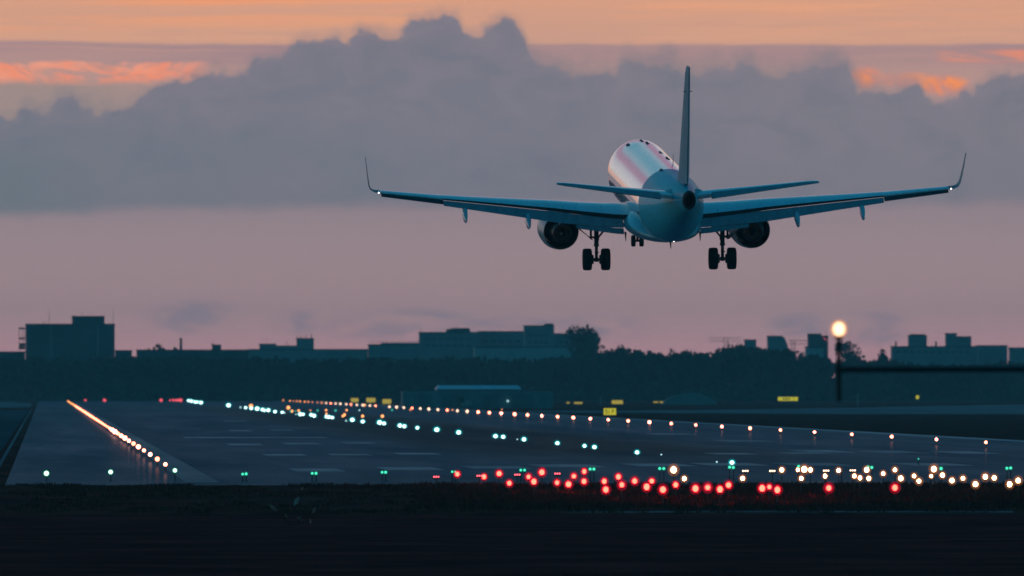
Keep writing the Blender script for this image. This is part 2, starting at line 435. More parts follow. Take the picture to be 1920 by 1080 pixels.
gr = MB()
def tuft(x, y, h, n):
    for _ in range(n):
        a = random.uniform(0, math.tau); l = random.uniform(.1, .5) * h; w = random.uniform(.012, .03)
        px_, py_ = x + random.gauss(0, .12), y + random.gauss(0, .2); hh = h * random.uniform(.6, 1.15)
        u = Vector((math.cos(a + 1.57), math.sin(a + 1.57), 0)) * w
        b0 = Vector((px_, py_, 0)); b1 = b0 + Vector((math.cos(a) * l * .35, math.sin(a) * l * .35, hh * .6)); b2 = b0 + Vector((math.cos(a) * l, math.sin(a) * l, hh))
        gr.add([b0 - u, b0 + u, b1 + u * .8, b1 - u * .8, b2], [(0, 1, 2, 3), (3, 2, 4)])
for _ in range(7000):
    t = 716 - abs(random.gauss(0, 1)) * 26 if random.random() < .5 else random.uniform(540, 714)
    x = random.uniform((-40 - 84) / F * t, (1960 - 84) / F * t)
    c = mnoise.noise(Vector((x * .35, t * .03, 0)))
    if c < -.15 or t < 556: continue
    tuft(x, t, random.uniform(.07, .15) * (1 + .9 * max(c, 0)), 6)
for _ in range(6500):
    t = random.uniform(575, 714); x = random.uniform((780 - 84) / F * t, (1960 - 84) / F * t)
    c = mnoise.noise(Vector((x * .3, t * .04, 3)))
    tuft(x, t, random.uniform(.12, .25) * (1 + .5 * max(c, 0)), 5)
tag(gr.build('grass', M['blade'], smooth=False), 'rough dark grass in front of the runway', 'grass', kind='stuff')

# a weed with pale dry leaves standing in the dark grass
wb = G(545, 986)
wd = empty('weed', wb, 'weed with a few pale dry leaves standing in the black foreground grass', 'plant')
st = MB()
k = wb.y / F
def wp(px, py): return Vector(((px - 545) * k, random.uniform(-.1, .1), max((986 - py) * k, 0.0)))
for px_, py_ in ((514, 950), (557, 938), (590, 955), (562, 973), (536, 966), (582, 975)):
    st.tube(wp(545, 986), wp(px_, py_), .012, .006, 5)
for (x0, y0), (x1, y1), w in (((503, 945), (521, 958), 5), ((561, 931), (550, 949), 6), ((592, 951), (585, 963), 5), ((557, 969), (567, 977), 5), ((534, 962), (539, 971), 3), ((581, 972), (583, 983), 2.5), ((568, 913), (565, 919), 2.5)):
    a, b = wp(x0, y0), wp(x1, y1); d = (b - a); nrm = Vector((-d.z, 0, d.x)).normalized() * w * k * .7; off = Vector((0, .05, 0))
    lv = MB(); lv.add([a, a + d * .55 + nrm - off, b, a + d * .55 - nrm + off, a + d * .3 + nrm * .7, a + d * .3 - nrm * .7], [(0, 5, 3, 2, 1, 4)]); lv.build('leaf', M['pale_leaf'], wd)
st.build('stem', M['blade'], wd)

# ------------------------------------------------------------------ lamps
GLOW = {}
def glowmat(key, *a):
    if key not in GLOW: GLOW[key] = glow(key, *a)
    return GLOW[key]
AMBER = glowmat('amber lamp', (1.0, 0.24, 0.140), 11.0)
AMBER_MID = glowmat('deeper amber lamp', (1.0, 0.20, 0.105), 8.0)
AMBER_HOT = glowmat('strong amber lamp', (1.0, 0.26, 0.165), 13.0)
ORANGE = glowmat('orange lamp', (1.0, 0.34, 0.10), 2.6)
ORANGE_DIM = glowmat('dim orange lamp', (1.0, 0.33, 0.14), 1.2)
PEACH = glowmat('peach lamp', (1.0, 0.62, 0.42), 2.6)
CYAN = glowmat('blue white lamp', (0.62, 1.0, 1.0), 6.0)
CYAN_DIM = glowmat('dim blue white lamp', (0.5, 0.9, 0.95), 1.3)
GREEN = glowmat('green lamp', (0.10, 1.0, 0.62), 1.8)
GREEN_HOT = glowmat('bright green white lamp', (0.62, 1.0, 0.70), 4.0)
GREEN_DIM = glowmat('dim green lamp', (0.06, 0.75, 0.55), 0.8)
RED_FAR = glowmat('far red lamp', (1.0, 0.10, 0.14), 1.3)
RED_BULB = glowmat('red bulb', (1.0, 0.0085, 0.0046), 240.0)
WHITE_BULB = glowmat('white bulb', (1.0, 0.50, 0.24), 60.0)
RED_LENS = lens('red lens', (1.0, 0.045, 0.075), 1.0, 0.62)
WHITE_LENS = lens('warm lens', (1.0, 0.42, 0.20), 0.85, 0.42)
RED_HALO = lens('red halo shell', (0.62, 0.0, 0.03), 0.85, 0.24)  # the halo around each lamp, modelled as a faintly glowing shell
WHITE_HALO = lens('warm halo shell', (0.50, 0.17, 0.07), 0.8, 0.20)
TEAL_HALO = lens('teal halo shell', (0.0, 0.50, 0.56), 0.8, 0.34)  # teal bloom around the centreline lamps, put into a shell
GREEN_LENS = lens('green lens', (0.0, 0.55, 0.30), 0.5, 0.4)

MESH = {}
def small_lamp(name, p, r, mat, label, cat, group, h=0.35, star=False):
    """Edge and threshold lights: a glass dome on a short breakable stem, one mesh; too small for parts."""
    key = (mat.name, round(r, 3), round(h, 2))
    if key not in MESH:
        b = MB(); b.ball((0, 0, h), r, 10, 1)
        if h > .1:
            b.tube((0, 0, 0), (0, 0, max(h - r, .03)), .035, .03, 6, 0); b.lathe([(0, .11), (.02, .1), (.03, .05)], 'z', (0, 0, 0), 8, 0)
        else:
            b.lathe([(0.013, r * 1.5), (.03, r * 1.4), (.05, r)], 'z', (0, 0, 0), 10, 0)
        o = b.build(name, [M['steel'], mat]); MESH[key] = o.data
    else:
        o = bpy.data.objects.new(name, MESH[key]); COL.objects.link(o)
    o.location = p
    return tag(o, label, cat, group)

def on_line(px, s, h=CH):
    t = s * F / (px - 84); return Vector((s, t, 0.012))

# left edge row, sixty metres apart
for i in range(60):
    t = 832.7 + 60 * i
    far = i >= 26
    mat_ = (AMBER, AMBER, AMBER_HOT, AMBER_MID)[(i * 7) % 4] if i < 14 else AMBER_MID if i < 42 else ORANGE
    pxm = t / F
    r = max(0.10, (3.3 + .5 * ((i * 5) % 3)) * pxm) if i < 12 else min(max(0.11, 2.2 * pxm), .16)
    lab = ('amber edge light in the far part of the left row where lights merge' if far else
           'amber edge light, %s from the green threshold lights in the left row' % nth(i + 1))
    small_lamp('runway_edge_light', (6.15, t, 0.012), r, mat_, lab, 'runway light', 'amber edge lights along the left side of the runway')

RX = [1850,1757,1673,1598,1528,1464,1407,1354,1305,1259,1218,1178,1140.5,1107,1075,1045.5,1016,989,965,940,917.5,896.5,876,857.5,838.5,821,804,788,772.5,757,743.5,730,704,693.5,680,669,658,649,638,629,620,611.5]
for i, x in enumerate(RX):
    p = on_line(x, 66.8); pxm = p.y / F
    small_lamp('runway_edge_light', p, min(max(.11, 2.6 * pxm), .21) * (.92, 1.0, 1.14, .98)[(i * 3) % 4], (AMBER, AMBER_HOT, AMBER)[i % 3] if i < 22 else PEACH if i % 4 else AMBER_MID,
               'peach white edge light, %s from the right border in the far row' % nth(i + 1), 'runway light', 'edge lights along the far side of the runway')
for i, x in enumerate([603,595,585.6,578,571,562.5,556.5,550,543.5,531]):
    p = on_line(x, 66.8)
    small_lamp('runway_edge_light', p, .20 if i % 3 else .26, ORANGE if i in (4, 5, 8) else ORANGE_DIM,
               'deep orange edge light, %s from the far left end of the far row' % nth(10 - i), 'runway light', 'edge lights along the far side of the runway')

# centre row, flush with the paving; a teal shell stands for each lamp's halo
CL = [(354,754,8),(359,755,6),(366,756.5,6),(370.6,756.5,5),(377,758,7),(428.5,763.5,8),(451,766,4),(460.6,767,5),(471,768.5,6),(482,770,8),(492.5,771.5,7),(496,772,5),(503,772.5,7),(515.6,775,6),(529,775.6,5),(533,776,4),(555,778.7,3),(563,780,7),(568,780,6),(584,781.5,7),(589,783,7),(612.5,785,7),(617,785.6,7),(623,786,6),(649,791,3.5),(660.6,791,8),(680,794,7),(712,796.5,9),(720,797.5,7),(750,802,8),(758,803,7.5),(782.5,805.6,6.5),(819,810,9),(860,815,8.5),(929,822,8),(943.5,823,7.5),(970,826,3),(982.5,828,8),(1045,835,7.5),(1096,840,7),(1114.5,842.5,8),(1194.5,852.5,8),(1240,855,2.5),(1344,869,3.5),(1372.5,872,9)]
n_cl = len(CL)
for i, (x, y, d) in enumerate(CL):
    t = 133110 / (y - 724 - 0.5)
    p = P(x, y, t * 1.0); pxm = t / F
    r = max(min(d * .45 * pxm, .38), .05)
    o = empty('centreline_light', (p.x, p.y, 0.012),
              ('%sblue white centreline light, %s from the right end of its row' % ('faint ' if d < 4.5 else 'bright ' if d > 8.4 else '', nth(n_cl - i))), 'runway light', 'blue white lights along the runway centreline')
    dim = d < 4.5
    key = ('cl', round(r, 3), dim)
    if key not in MESH:
        b = MB(); b.ball((0, 0, r * .8 + .02), r, 10, 0, .9); a = b.build('lamp', CYAN_DIM if dim else CYAN, o)
        c = MB(); c.ball((0, 0, r * .8 + .02), r * 1.9, 12, 0, .9); e = c.build('lens', TEAL_HALO, o) if not dim else None  # the larger teal ball is the lamp's halo, not glass
        MESH[key] = (a.data, e.data if e else None)
    else:
        for nm, me in zip(('lamp', 'lens'), MESH[key]):
            if me:
                q = bpy.data.objects.new(nm, me); COL.objects.link(q); q.parent = o

# little coloured taxiway lights beyond the centre row
TL = [(470.6,764,'o',8),(540.6,767,'o',7),(547.5,774,'o',5),(545,774.5,'g',4),(554,774,'g',3),(560,773,'o',4.5),(582,772.5,'r',3.5),(595.6,772.7,'g',4),(611.5,772,'o',4),(612,779.7,'o',4.5),(629,772.7,'g',4.5),(650,772,'o',4),(643,784,'o',4.5),(646,781,'o',5),(680,784,'o',5.5),(717,784,'o',6),(735,771.6,'g',4),(674,772,'w',3),(769,771.5,'r',3.5),(848.5,771.6,'r',3.5),(941,770.5,'r',3),(684,762,'o',4),(1722,869.5,'g',3.5)]
cname = {'o': 'orange', 'g': 'green', 'r': 'red', 'w': 'white'}
cmat = {'o': ORANGE, 'g': GREEN_DIM, 'r': ORANGE_DIM, 'w': CYAN_DIM}
cnt = {}
for x, y, c, d in sorted(TL):
    cnt[c] = cnt.get(c, 0) + 1
    t = 0.99 * 133110 / (y - 724)
    p = P(x, y, t); p.z = 0.012
    small_lamp('taxiway_light', p, max(.05, d * .48 * t / F), cmat[c],
               'small %s taxiway light, %s of its colour from the left' % (cname[c], nth(cnt[c])), 'taxiway light', 'coloured taxiway lights beyond the centreline', h=.30)

# red lights across the far end
for i, (x, d) in enumerate([(160, 4), (196, 6), (302, 6), (319, 3.5), (325, 4.5), (330, 4.5), (334.5, 5), (339, 6.5)]):
    t = 4560 + i * 3; p = P(x, 751.5, t)
    small_lamp('runway_end_light', (p.x, p.y, 0.012), d * .5 * t / F, RED_FAR,
               'tiny red runway end light below the trees, %s from the left' % nth(i + 1), 'runway light', 'red lights across the far end of the runway', h=max(p.z, .4))

# green threshold row
TH = [(87,888,9,1),(207.5,885.5,8,1),(328,882.5,7.5,1),(455,889.5,4.5,0),(461.5,889,5,0),(585.5,888,4.5,0),(592.5,888,5,0),(716.5,886,4.5,0),(723,886,5,0),(848,885,4,0),(853.5,885,3.5,0),(976.5,882,4.5,0),(983.5,882,4.5,0),(1106.5,880,5,0),(1113.5,880,5,0),(1237,879,5,0),(1244.5,879,5,0),(1368,876.5,5,0),(1375,877,5,0),(1497.5,875,5,0),(1627.5,876,5,0),(1634.5,877,5,0),(1764.5,879,5.5,0),(1888,878.5,5,0),(1895,878,5,0)]
for i, (x, y, d, hot) in enumerate(TH):
    t = 745.0 + (i % 2) * .4
    p = P(x, y, t); r = d * .5 * t / F
    o = empty('threshold_light', (p.x, p.y, 0.012),
              '%s threshold light, %s from the left in the green row' % ('large pale green' if hot else 'small green', nth(i + 1)), 'runway light', 'green threshold lights')
    b = MB(); b.ball((0, 0, p.z), r, 12, 0); b.build('lamp', GREEN_HOT if hot else GREEN, o)
    b = MB(); b.ball((0, 0, p.z), r * (1.45 if hot else 1.6), 12, 0); b.build('lens', GREEN_LENS, o)
    b = MB(); b.tube((0, 0, 0), (0, 0, p.z - r), .03, .025, 8); b.lathe([(0, .09), (.03, .08), (.04, .03)], 'z', (0, 0, 0), 10); b.build('stem', M['steel'], o)

# approach lights: red rows to the left, white rows to the right, on thin stems in the grass
RED = [(857.5,889,11),(907.5,894,11),(936,888,12.5),(955,906,12),(1016,885.5,13.5),(991,894,12),(1001,903,13),(1044.5,905,12),(1066,908,13.5),(1076,893,12),(1095.5,884,11),(1095,902.5,13),(1133,902.5,12),(1136,918,14),(1159.5,894,12.5),(1166,909,14),(1190,902,13.5),(1212.5,913,14.5),(1222,902,12),(1243,918,15),(1267,909,12),(1304,916,15.5),(1327,914,15),(1350,917.5,14),(1366,909.5,13.5),(1429,915.5,14.5),(1442.5,913,12),(1457.5,918.5,14.5),(1554,915,15),(1678,914.5,15)]
WHT = [(1263,881,16),(1283,897.5,11),(1392.5,897,11),(1466,881,11),(1496,881,8),(1508,880,14.5),(1519.5,881,10.5),(1502.5,897,10.5),(1547,892.5,9.5),(1572.5,882,10.5),(1602,892.5,10),(1612.5,896,10.5),(1625,881,12),(1629,897,10),(1656,888,10.5),(1678,881,11),(1689,897,12),(1714,892.5,10.5),(1723,902,12),(1746,892.5,8.5),(1751,879.5,14.5),(1767,891,11.5),(1785,901,12),(1805.5,897,11.5),(1829,908,13),(1847.5,894,13),(1864,896,11.5),(1893,908,13),(1909,901,13)]
BARS = [(818,894,'r'),(970,890,'r'),(899,892,'r'),(1045,888,'r'),(1397.5,883,'w'),(1448,883,'w'),(1549,882.5,'w'),(1599,882,'w')]
def approach(x, y, d, kind, label, group, seed):
    rr = random.Random(seed)
    h = 0.42 + rr.uniform(-.05, .25)
    t = (CH - h) * F / (y - 724)
    t = min(t, 742.0)
    p = P(x, y, t); r = d * .5 * t / F
    o = empty('approach_light', (p.x, p.y, 0), label, 'approach light', group)
    b = MB(); b.ball((0, 0, p.z), r * rr.uniform(.56, .72), 14, 0, rr.uniform(1.0, 1.2)); b.build('bulb', RED_BULB if kind == 'r' else WHITE_BULB, o)
    b = MB(); b.ball((0, 0, p.z), r * .94, 16, 0, rr.uniform(1.0, 1.15)); b.build('lens', RED_LENS if kind == 'r' else WHITE_LENS, o)
    b = MB(); b.ball((0, 0, p.z), r * 1.46, 16, 0, 1.05); b.build('halo_shell', RED_HALO if kind == 'r' else WHITE_HALO, o)  # added shell for the glow around the lamp, not a real part
    b = MB(); b.tube((0, 0, 0), (0, 0, p.z - r * .95), .022, .02, 8); b.lathe([(p.z - r * 1.25, .03), (p.z - r * .95, r * .55), (p.z - r * .8, r * .5)], 'z', (0, 0, 0), 12); b.build('stem', M['steel'], o)
    return o
for i, (x, y, d) in enumerate(sorted(RED)):
    approach(x, y, d, 'r', 'glowing red approach light on a thin stem, %s red globe from the left' % nth(i + 1), 'red approach lights in the grass', i)
for i, (x, y, d) in enumerate(sorted(WHT)):
    approach(x, y, d, 'w', '%s warm white approach light, %s white globe from the left' % ('large' if d > 14 else 'round', nth(i + 1)), 'white approach lights in the grass', 100 + i)
nb = {'r': 0, 'w': 0}
for x, y, c in sorted(BARS):
    nb[c] += 1
    h = .55; t = min((CH - h) * F / (y - 724), 744); p = P(x, y, t); k = t / F
    o = empty('approach_light_bar', (p.x, p.y, 0), 'short bar of three %s lamps, %s such bar from the left' % ({'r': 'red', 'w': 'white'}[c], nth(nb[c])), 'approach light', 'short bars of three approach lamps')
    for j in (-1, 0, 1):
        b = MB(); b.ball((j * 4.1 * k, 0, p.z), 1.75 * k, 10, 0); b.build('bulb', glowmat('red bar bulb', (1.0, .10, .13), 2.6) if c == 'r' else glowmat('white bar bulb', (1.0, .62, .42), 3.4), o)
    b = MB(); b.box((-6.5 * k, -.03, p.z - 4.2 * k), (6.5 * k, .03, p.z - 2.6 * k)); b.build('housing', M['steel'], o)
    b = MB(); b.tube((0, 0, 0), (0, 0, p.z - 4.2 * k), .025, .025, 8); b.build('stem', M['steel'], o)

b = MB(); b.tube((0, 0, 0), (0, 0, .62), .03, .026, 8); b.lathe([(.62, .026), (.64, .03), (.67, .012)], 'z', (0, 0, 0), 8)
p = G(1578, 911)
o = b.build('marker_post', M['steel']); o.location = p
tag(o, 'thin dark marker post standing among the white approach lights', 'post')

# gantry close to the camera: a post with a lamp on the end of a long arm held by a mast outside the frame
TG = 268.0; k = TG / F
g0 = P(1573, 724, TG)
gb = P(2060, 724, TG); 
gan = empty('light_gantry', (gb.x, gb.y, 0), 'dark post with a big glowing lamp on top of a long horizontal arm', 'light gantry')
rel = lambda px, py: P(px, py, TG) - Vector((gb.x, gb.y, 0))
b = MB(); b.tube(rel(1573, 753), rel(1573, 634), .043, .040, 12); b.lathe([(0, .06), (.05, .062), (.10, .045)], 'z', tuple(rel(1573, 699)), 12); b.build('post', M['rust'], gan)
b = MB(); b.tube(rel(1566, 693), rel(2060, 692), .048, .048, 12)
for xx in (1700, 1840, 1980): b.tube(rel(xx, 693), rel(xx + 2.5, 693), .058, .058, 12)
b.build('arm', M['rust'], gan)
top_ = rel(2060, 660)
b = MB(); b.tube((0, 0, 0), top_, .12, .10, 14); b.lathe([(0, .25), (.04, .25), (.05, .13)], 'z', (0, 0, 0), 14); b.build('mast', M['rust'], gan)
c = rel(1573, 617)
b = MB(); b.ball(tuple(c), .092, 18, 0, 1.15); b.build('bulb', glowmat('gantry bulb', (1.0, .62, .36), 5.0), gan)
b = MB(); b.ball(tuple(c), .135, 20, 0, 1.06); b.build('lamp_globe', lens('gantry globe', (1.0, .44, .20), .95, .55), gan)
b = MB(); b.lathe([(-.165, .045), (-.15, .075), (-.115, .075)], 'z', tuple(c), 14); b.build('lamp_collar', M['rust'], gan)

# ------------------------------------------------------------------ yellow airfield signs
SIGN = glow('yellow sign face', lin(190, 182, 40), 1.05)
SIGN_F = glow('far yellow sign face', lin(178, 158, 60), 0.95)
INK = surf('sign lettering', (0.02, 0.02, 0.015), 0.6)
SG = [(658,672,746.5,754,0,'n'),(687,704,746,754.5,0,'n'),(717,733.5,748.5,757,0,'n'),(765,783,751.5,760.5,1,'n'),(1132,1155,765.5,778,1,'big'),(1147,1168,750.5,757.5,0,'n'),(1062,1068,754,756.5,0,'n'),(1076.5,1092,754,757.2,0,'n'),(1225,1234,752.8,755.2,0,'n'),(1237,1247,752.5,755.5,0,'n'),(1255,1268,748.5,755.5,0,'n'),(1298,1313,748.5,753.2,0,'n'),(1458.5,1496,744.5,751.5,1,'long'),(1717.5,1723,741.5,748,1,'n')]
look = ['square yellow sign under the trees, leftmost of the row of four', 'square yellow sign, second from the left of the row of four', 'yellow sign, third from the left of the row of four', 'brighter yellow sign at the left end of the hangar',
        'large bright yellow sign with dark characters at the far runway edge', 'yellow sign standing directly behind the large bright sign', 'tiny yellow sign right of the hangar, the narrower of two', 'low wide yellow sign right of the hangar, the wider of two',
        'small low yellow sign left of the arched shelter, outer of two', 'small low yellow sign left of the arched shelter, inner of two', 'yellow sign at the left foot of the arched shelter', 'long dull yellow sign at the right foot of the arched shelter',
        'long bright yellow sign with dark lettering left of the gantry post', 'narrow upright yellow sign far right below the gantry arm']
for (x0, x1, y0, y1, br, kd), lab in zip(SG, look):
    yb = max(y1 + 2.5, 757.5)
    t = 133110 / (yb - 724); k = t / F
    bp = P((x0 + x1) / 2, yb, t)
    o = empty('airfield_sign', (bp.x, bp.y, 0), lab, 'airfield sign', 'yellow airfield signs')
    w = (x1 - x0) * k / 2; zb = P((x0 + x1) / 2, y1, t).z; zt = P((x0 + x1) / 2, y0, t).z
    b = MB(); b.box((-w, -.08, zb), (w, .08, zt)); b.build('panel', SIGN if br else SIGN_F, o, smooth=False)
    b = MB(); b.box((-w - .03, -.05, zb - .04), (w + .03, .05, zb - .003)); b.box((-w - .03, -.05, zt + .003), (w + .03, .05, zt + .05)); b.build('frame', M['steel'], o, smooth=False)
    for s in (-.7, .7):
        b = MB(); b.tube((s * w, 0, 0), (s * w, 0, zb - .02), .04, .04, 6); b.build('leg', M['steel'], o)
    hh = zt - zb
    ink = MB()
    def q(xa, xb, za, zc): ink.box((xa * w, -.09, zb + za * hh), (xb * w, -.083, zb + zc * hh))
    if kd == 'big':
        q(-.72, -.40, .22, .34); q(-.50, -.40, .34, .5); q(-.72, -.40, .5, .6); q(-.72, -.62, .6, .76); q(-.72, -.40, .74, .84)
        q(-.16, -.08, .2, .86)
        q(.34, .62, .66, .78); q(.52, .62, .44, .66); q(.24, .36, .26, .40); q(.34, .46, .38, .54); q(.42, .54, .5, .66)
    elif kd == 'long':
        xx = -.5
        for wch in (.10, .05, .09, .09, .05, .10): q(xx, xx + wch, .25, .75); xx += wch + .045
        q(.58, .62, .1, .9)
    if ink.v: ink.build('lettering', INK, o, smooth=False)

# ------------------------------------------------------------------ trees
def crown_mesh(b, cx, cy, z0, z1, w, n, rnd, leaf=.55):
    """Leaf clumps spread through a lobed, uneven crown."""
    lob = [(rnd.uniform(-.32, .32) * w, rnd.uniform(-.32, .32) * w, z0 + (z1 - z0) * rnd.uniform(.25, .8), rnd.uniform(.24, .38)) for _ in range(7)]
    lob.append((0, 0, z0 + (z1 - z0) * .8, .26)); lob.append((0, 0, z0 + (z1 - z0) * .45, .4))
    for _ in range(n):
        lx, ly, lz, lr = rnd.choice(lob)
        d = Vector((rnd.gauss(0, 1), rnd.gauss(0, 1), rnd.gauss(0, 1))).normalized() * (rnd.random() ** .45)
        c = Vector((cx + lx + d.x * lr * w, cy + ly + d.y * lr * w, min(max(lz + d.z * lr * (z1 - z0) * .62, z0 - .2), z1 + .2)))
        a = Vector((rnd.gauss(0, 1), rnd.gauss(0, 1), rnd.gauss(0, 1))).normalized(); e = a.orthogonal().normalized(); f = a.cross(e)
        s = leaf * rnd.uniform(.5, 1.3)
        b.add([c - e * s - f * s * .5, c + e * s * .3 - f * s, c + e * s + f * s * .4, c - e * s * .2 + f * s], [(0, 1, 2, 3)])

WT = [(-60,668),(0,668),(200,669),(240,664),(300,667),(460,668),(640,669),(760,668),(890,668),(1000,668),(1110,664),(1130,656),(1160,652),(1250,654),(1330,655),(1350,654),(1362,647),(1378,643),(1395,647),(1430,648),(1480,652),(1520,664),(1560,668),(1600,672),(1660,668),(1700,676),(1760,682),(1850,680),(1920,676),(2000,676)]
def wtop(px):
    for (a, ya), (b_, yb) in zip(WT, WT[1:]):
        if a <= px <= b_: return ya + (yb - ya) * (px - a) / (b_ - a)
    return 668
wood = MB(); rnd = random.Random(5)
px = -70.0
while px < 2000:
    for row in range(3):
        t = 4790 + row * 55 + rnd.uniform(-15, 15)
        x = px + rnd.uniform(-14, 14)
        hgt = P(x, wtop(x) + rnd.uniform(-2, 5) + row * -1.0 + (3 if row == 0 else 0), t).z
        b0 = P(x, 700, t)
        w = rnd.uniform(6.5, 9.5)
        wood.tube((b0.x, b0.y, 0), (b0.x, b0.y, hgt * .5), .28, .15, 5, 1)
        crown_mesh(wood, b0.x, b0.y, hgt * .04, hgt, w, 380, rnd, .7)
    px += 27
# undergrowth along the edge
for _ in range(12000):
    x = rnd.uniform(-60, 1990); t = rnd.uniform(4750, 4930); c = P(x, 700, t); c.z = abs(rnd.gauss(0, 2.6)); s = rnd.uniform(.5, 1.1)
    a = Vector((rnd.gauss(0, 1), rnd.gauss(0, 1), rnd.gauss(0, 1))).normalized(); e = a.orthogonal().normalized(); f = a.cross(e)
    wood.add([c - e * s - f * s * .5, c + e * s * .3 - f * s, c + e * s + f * s * .4, c - e * s * .2 + f * s], [(0, 1, 2, 3)])
tag(wood.build('woods', [M['leaf'], M['bark']], smooth=False), 'dark belt of trees along the far end of the airfield', 'trees', kind='stuff')

def tree(px, ytop, wpx, t, label, seed, n=420, group='trees standing above the dark belt'):
    rnd = random.Random(seed); b0 = P(px, 700, t); h = P(px, ytop, t).z; k = t / F
    o = empty('tree', (b0.x, b0.y, 0), label, 'tree', group)
    tr = MB(); tr.tube((0, 0, 0), (0, 0, h * .55), .4, .22, 8)
    for a in range(5):
        an = a * 1.26 + rnd.random(); tr.tube((0, 0, h * (.3 + .06 * a)), (math.cos(an) * wpx * k * .28, math.sin(an) * wpx * k * .28, h * (.55 + .07 * a)), .14, .05, 6)
    tr.build('trunk', M['bark'], o)
    c = MB(); crown_mesh(c, 0, 0, h * .3, h, wpx * k, n, rnd, .5); c.build('crown', M['leaf'], o, smooth=False)
tree(279, 650, 26, 5050, 'low round tree left of the taller one above the long building', 1)
tree(302, 644, 32, 5060, 'bushy tree rising above the long building left of the chimney', 2)
tree(327, 648, 18, 5055, 'small round tree touching the left side of the chimney', 3)
tree(1095, 604, 58, 5150, 'large round dark tree at the right end of the central building', 4, 1100)
tree(1116, 618, 34, 5130, 'smaller tree overlapping the right side of the large round tree', 5, 500)
tree(1165, 642, 34, 5000, 'low scrubby tree right of the central building above the belt', 6)
tree(1376, 641, 62, 4950, 'broad tree rising left of the far skyline blocks', 7, 800)
tree(1592, 636, 58, 5250, 'broad hazy tree right of the gantry lamp', 8, 700)
tree(1657, 652, 22, 5200, 'small pointed tree left of the long pale block', 9)

# ------------------------------------------------------------------ buildings on the skyline
def building(px0, px1, ytop, t, label, mat, depth=14, name='building', cat='building', group='buildings on the skyline', parapet=True):
    k = t / F; cx = (px0 + px1) / 2; b0 = P(cx, 700, t); h = P(cx, ytop, t).z; w = (px1 - px0) * k / 2
    o = empty(name, (b0.x, b0.y, 0), label, cat, group)
    b = MB(); b.box((-w, 0, 0), (w, depth, h - .35)); b.build('wall', mat, o, smooth=False)
    b = MB(); b.box((-w - .15, -.15, h - .347), (w + .15, depth + .15, h - .1))
    if parapet:
        for lo, hi in (((-w - .15, -.15), (w + .15, .1)), ((-w - .15, depth - .1), (w + .15, depth + .15)), ((-w - .15, .103), (-w + .1, depth - .103)), ((w - .1, .103), (w + .15, depth - .103))):
            b.box((lo[0], lo[1], h - .097), (hi[0], hi[1], h + .02))
    b.build('roof', M['roof'], o, smooth=False)
    return o, dict(k=k, cx=cx, w=w, h=h, t=t, d=depth)
def zpx(inf, y): return P(inf['cx'], y, inf['t']).z
def xpx(inf, x): return (x - inf['cx']) * inf['k']
def addbox(o, inf, x0, x1, y0, y1, name, mat, d0=1.0, d1=None, z0=None):
    b = MB(); b.box((xpx(inf, x0), d0, zpx(inf, y1) if z0 is None else z0), (xpx(inf, x1), inf['d'] - 1 if d1 is None else d1, zpx(inf, y0))); return b.build(name, mat, o, smooth=False)
def addmast(o, inf, x, y0, y1, name='antenna', r=.06, d=3.0):
    b = MB(); b.tube((xpx(inf, x), d, zpx(inf, y1)), (xpx(inf, x), d, zpx(inf, y0)), r, r * .6, 6)
    b.tube((xpx(inf, x) - .4, d, zpx(inf, y0) - .5), (xpx(inf, x) + .4, d, zpx(inf, y0) - .5), .03, .03, 5); return b.build(name, M['steel'], o)
def windows(o, inf, xs, ys, wpx, hpx, mat=None):
    proto = None
    for y in ys:
        for x in xs:
            if proto is None:
                b = MB(); ww, hh = wpx * inf['k'] / 2, hpx * inf['k'] / 2
                b.box((-ww, -.06, -hh), (ww, -.003, hh)); proto = b.build('window', mat or M['pane'], o, smooth=False); c = proto
            else:
                c = proto.copy(); COL.objects.link(c); c.parent = o
            c.location = (xpx(inf, x), 0, zpx(inf, y))

o, i_ = building(48, 215, 607, 5200, 'tall dark apartment block with a rooftop box and side balconies', M['wall_dark'], 16)
addbox(o, i_, 135, 196, 593.5, 607, 'penthouse', M['wall_dark'], 2, 13)
addbox(o, i_, 133.5, 197.5, 592.3, 593.4, 'penthouse_roof', M['roof'], 1.7, 13.3)
for y in (614, 633, 650):
    addbox(o, i_, 35, 47.4, y, y + (3.0 if y < 650 else 5), 'balcony_slab', M['wall_dark'], 1, 12)
addbox(o, i_, 36, 47.4, 643.5, 649.8, 'balcony_rail', M['wall_dark'], .9, 1.1)
for x in (35.6, 41.5, 45.4):
    addbox(o, i_, x, x + .9, 617.2, 649.8, 'balcony_post', M['steel'], 1.2, 1.35)
for x, y0, y1 in ((82, 601, 606.5), (92, 581, 606.5), (154, 584, 592), (212, 581, 606.5)): addmast(o, i_, x, y0, y1, r=.07 if x != 82 else .12)
windows(o, i_, [62 + 14.6 * j for j in range(11)], [616, 630, 644, 658], 6, 6.5)
for x in (94.5, 182):
    addbox(o, i_, x, x + 2.2, 608.5, 668, 'downpipe', M['wall_mid'], -.12, -.003)

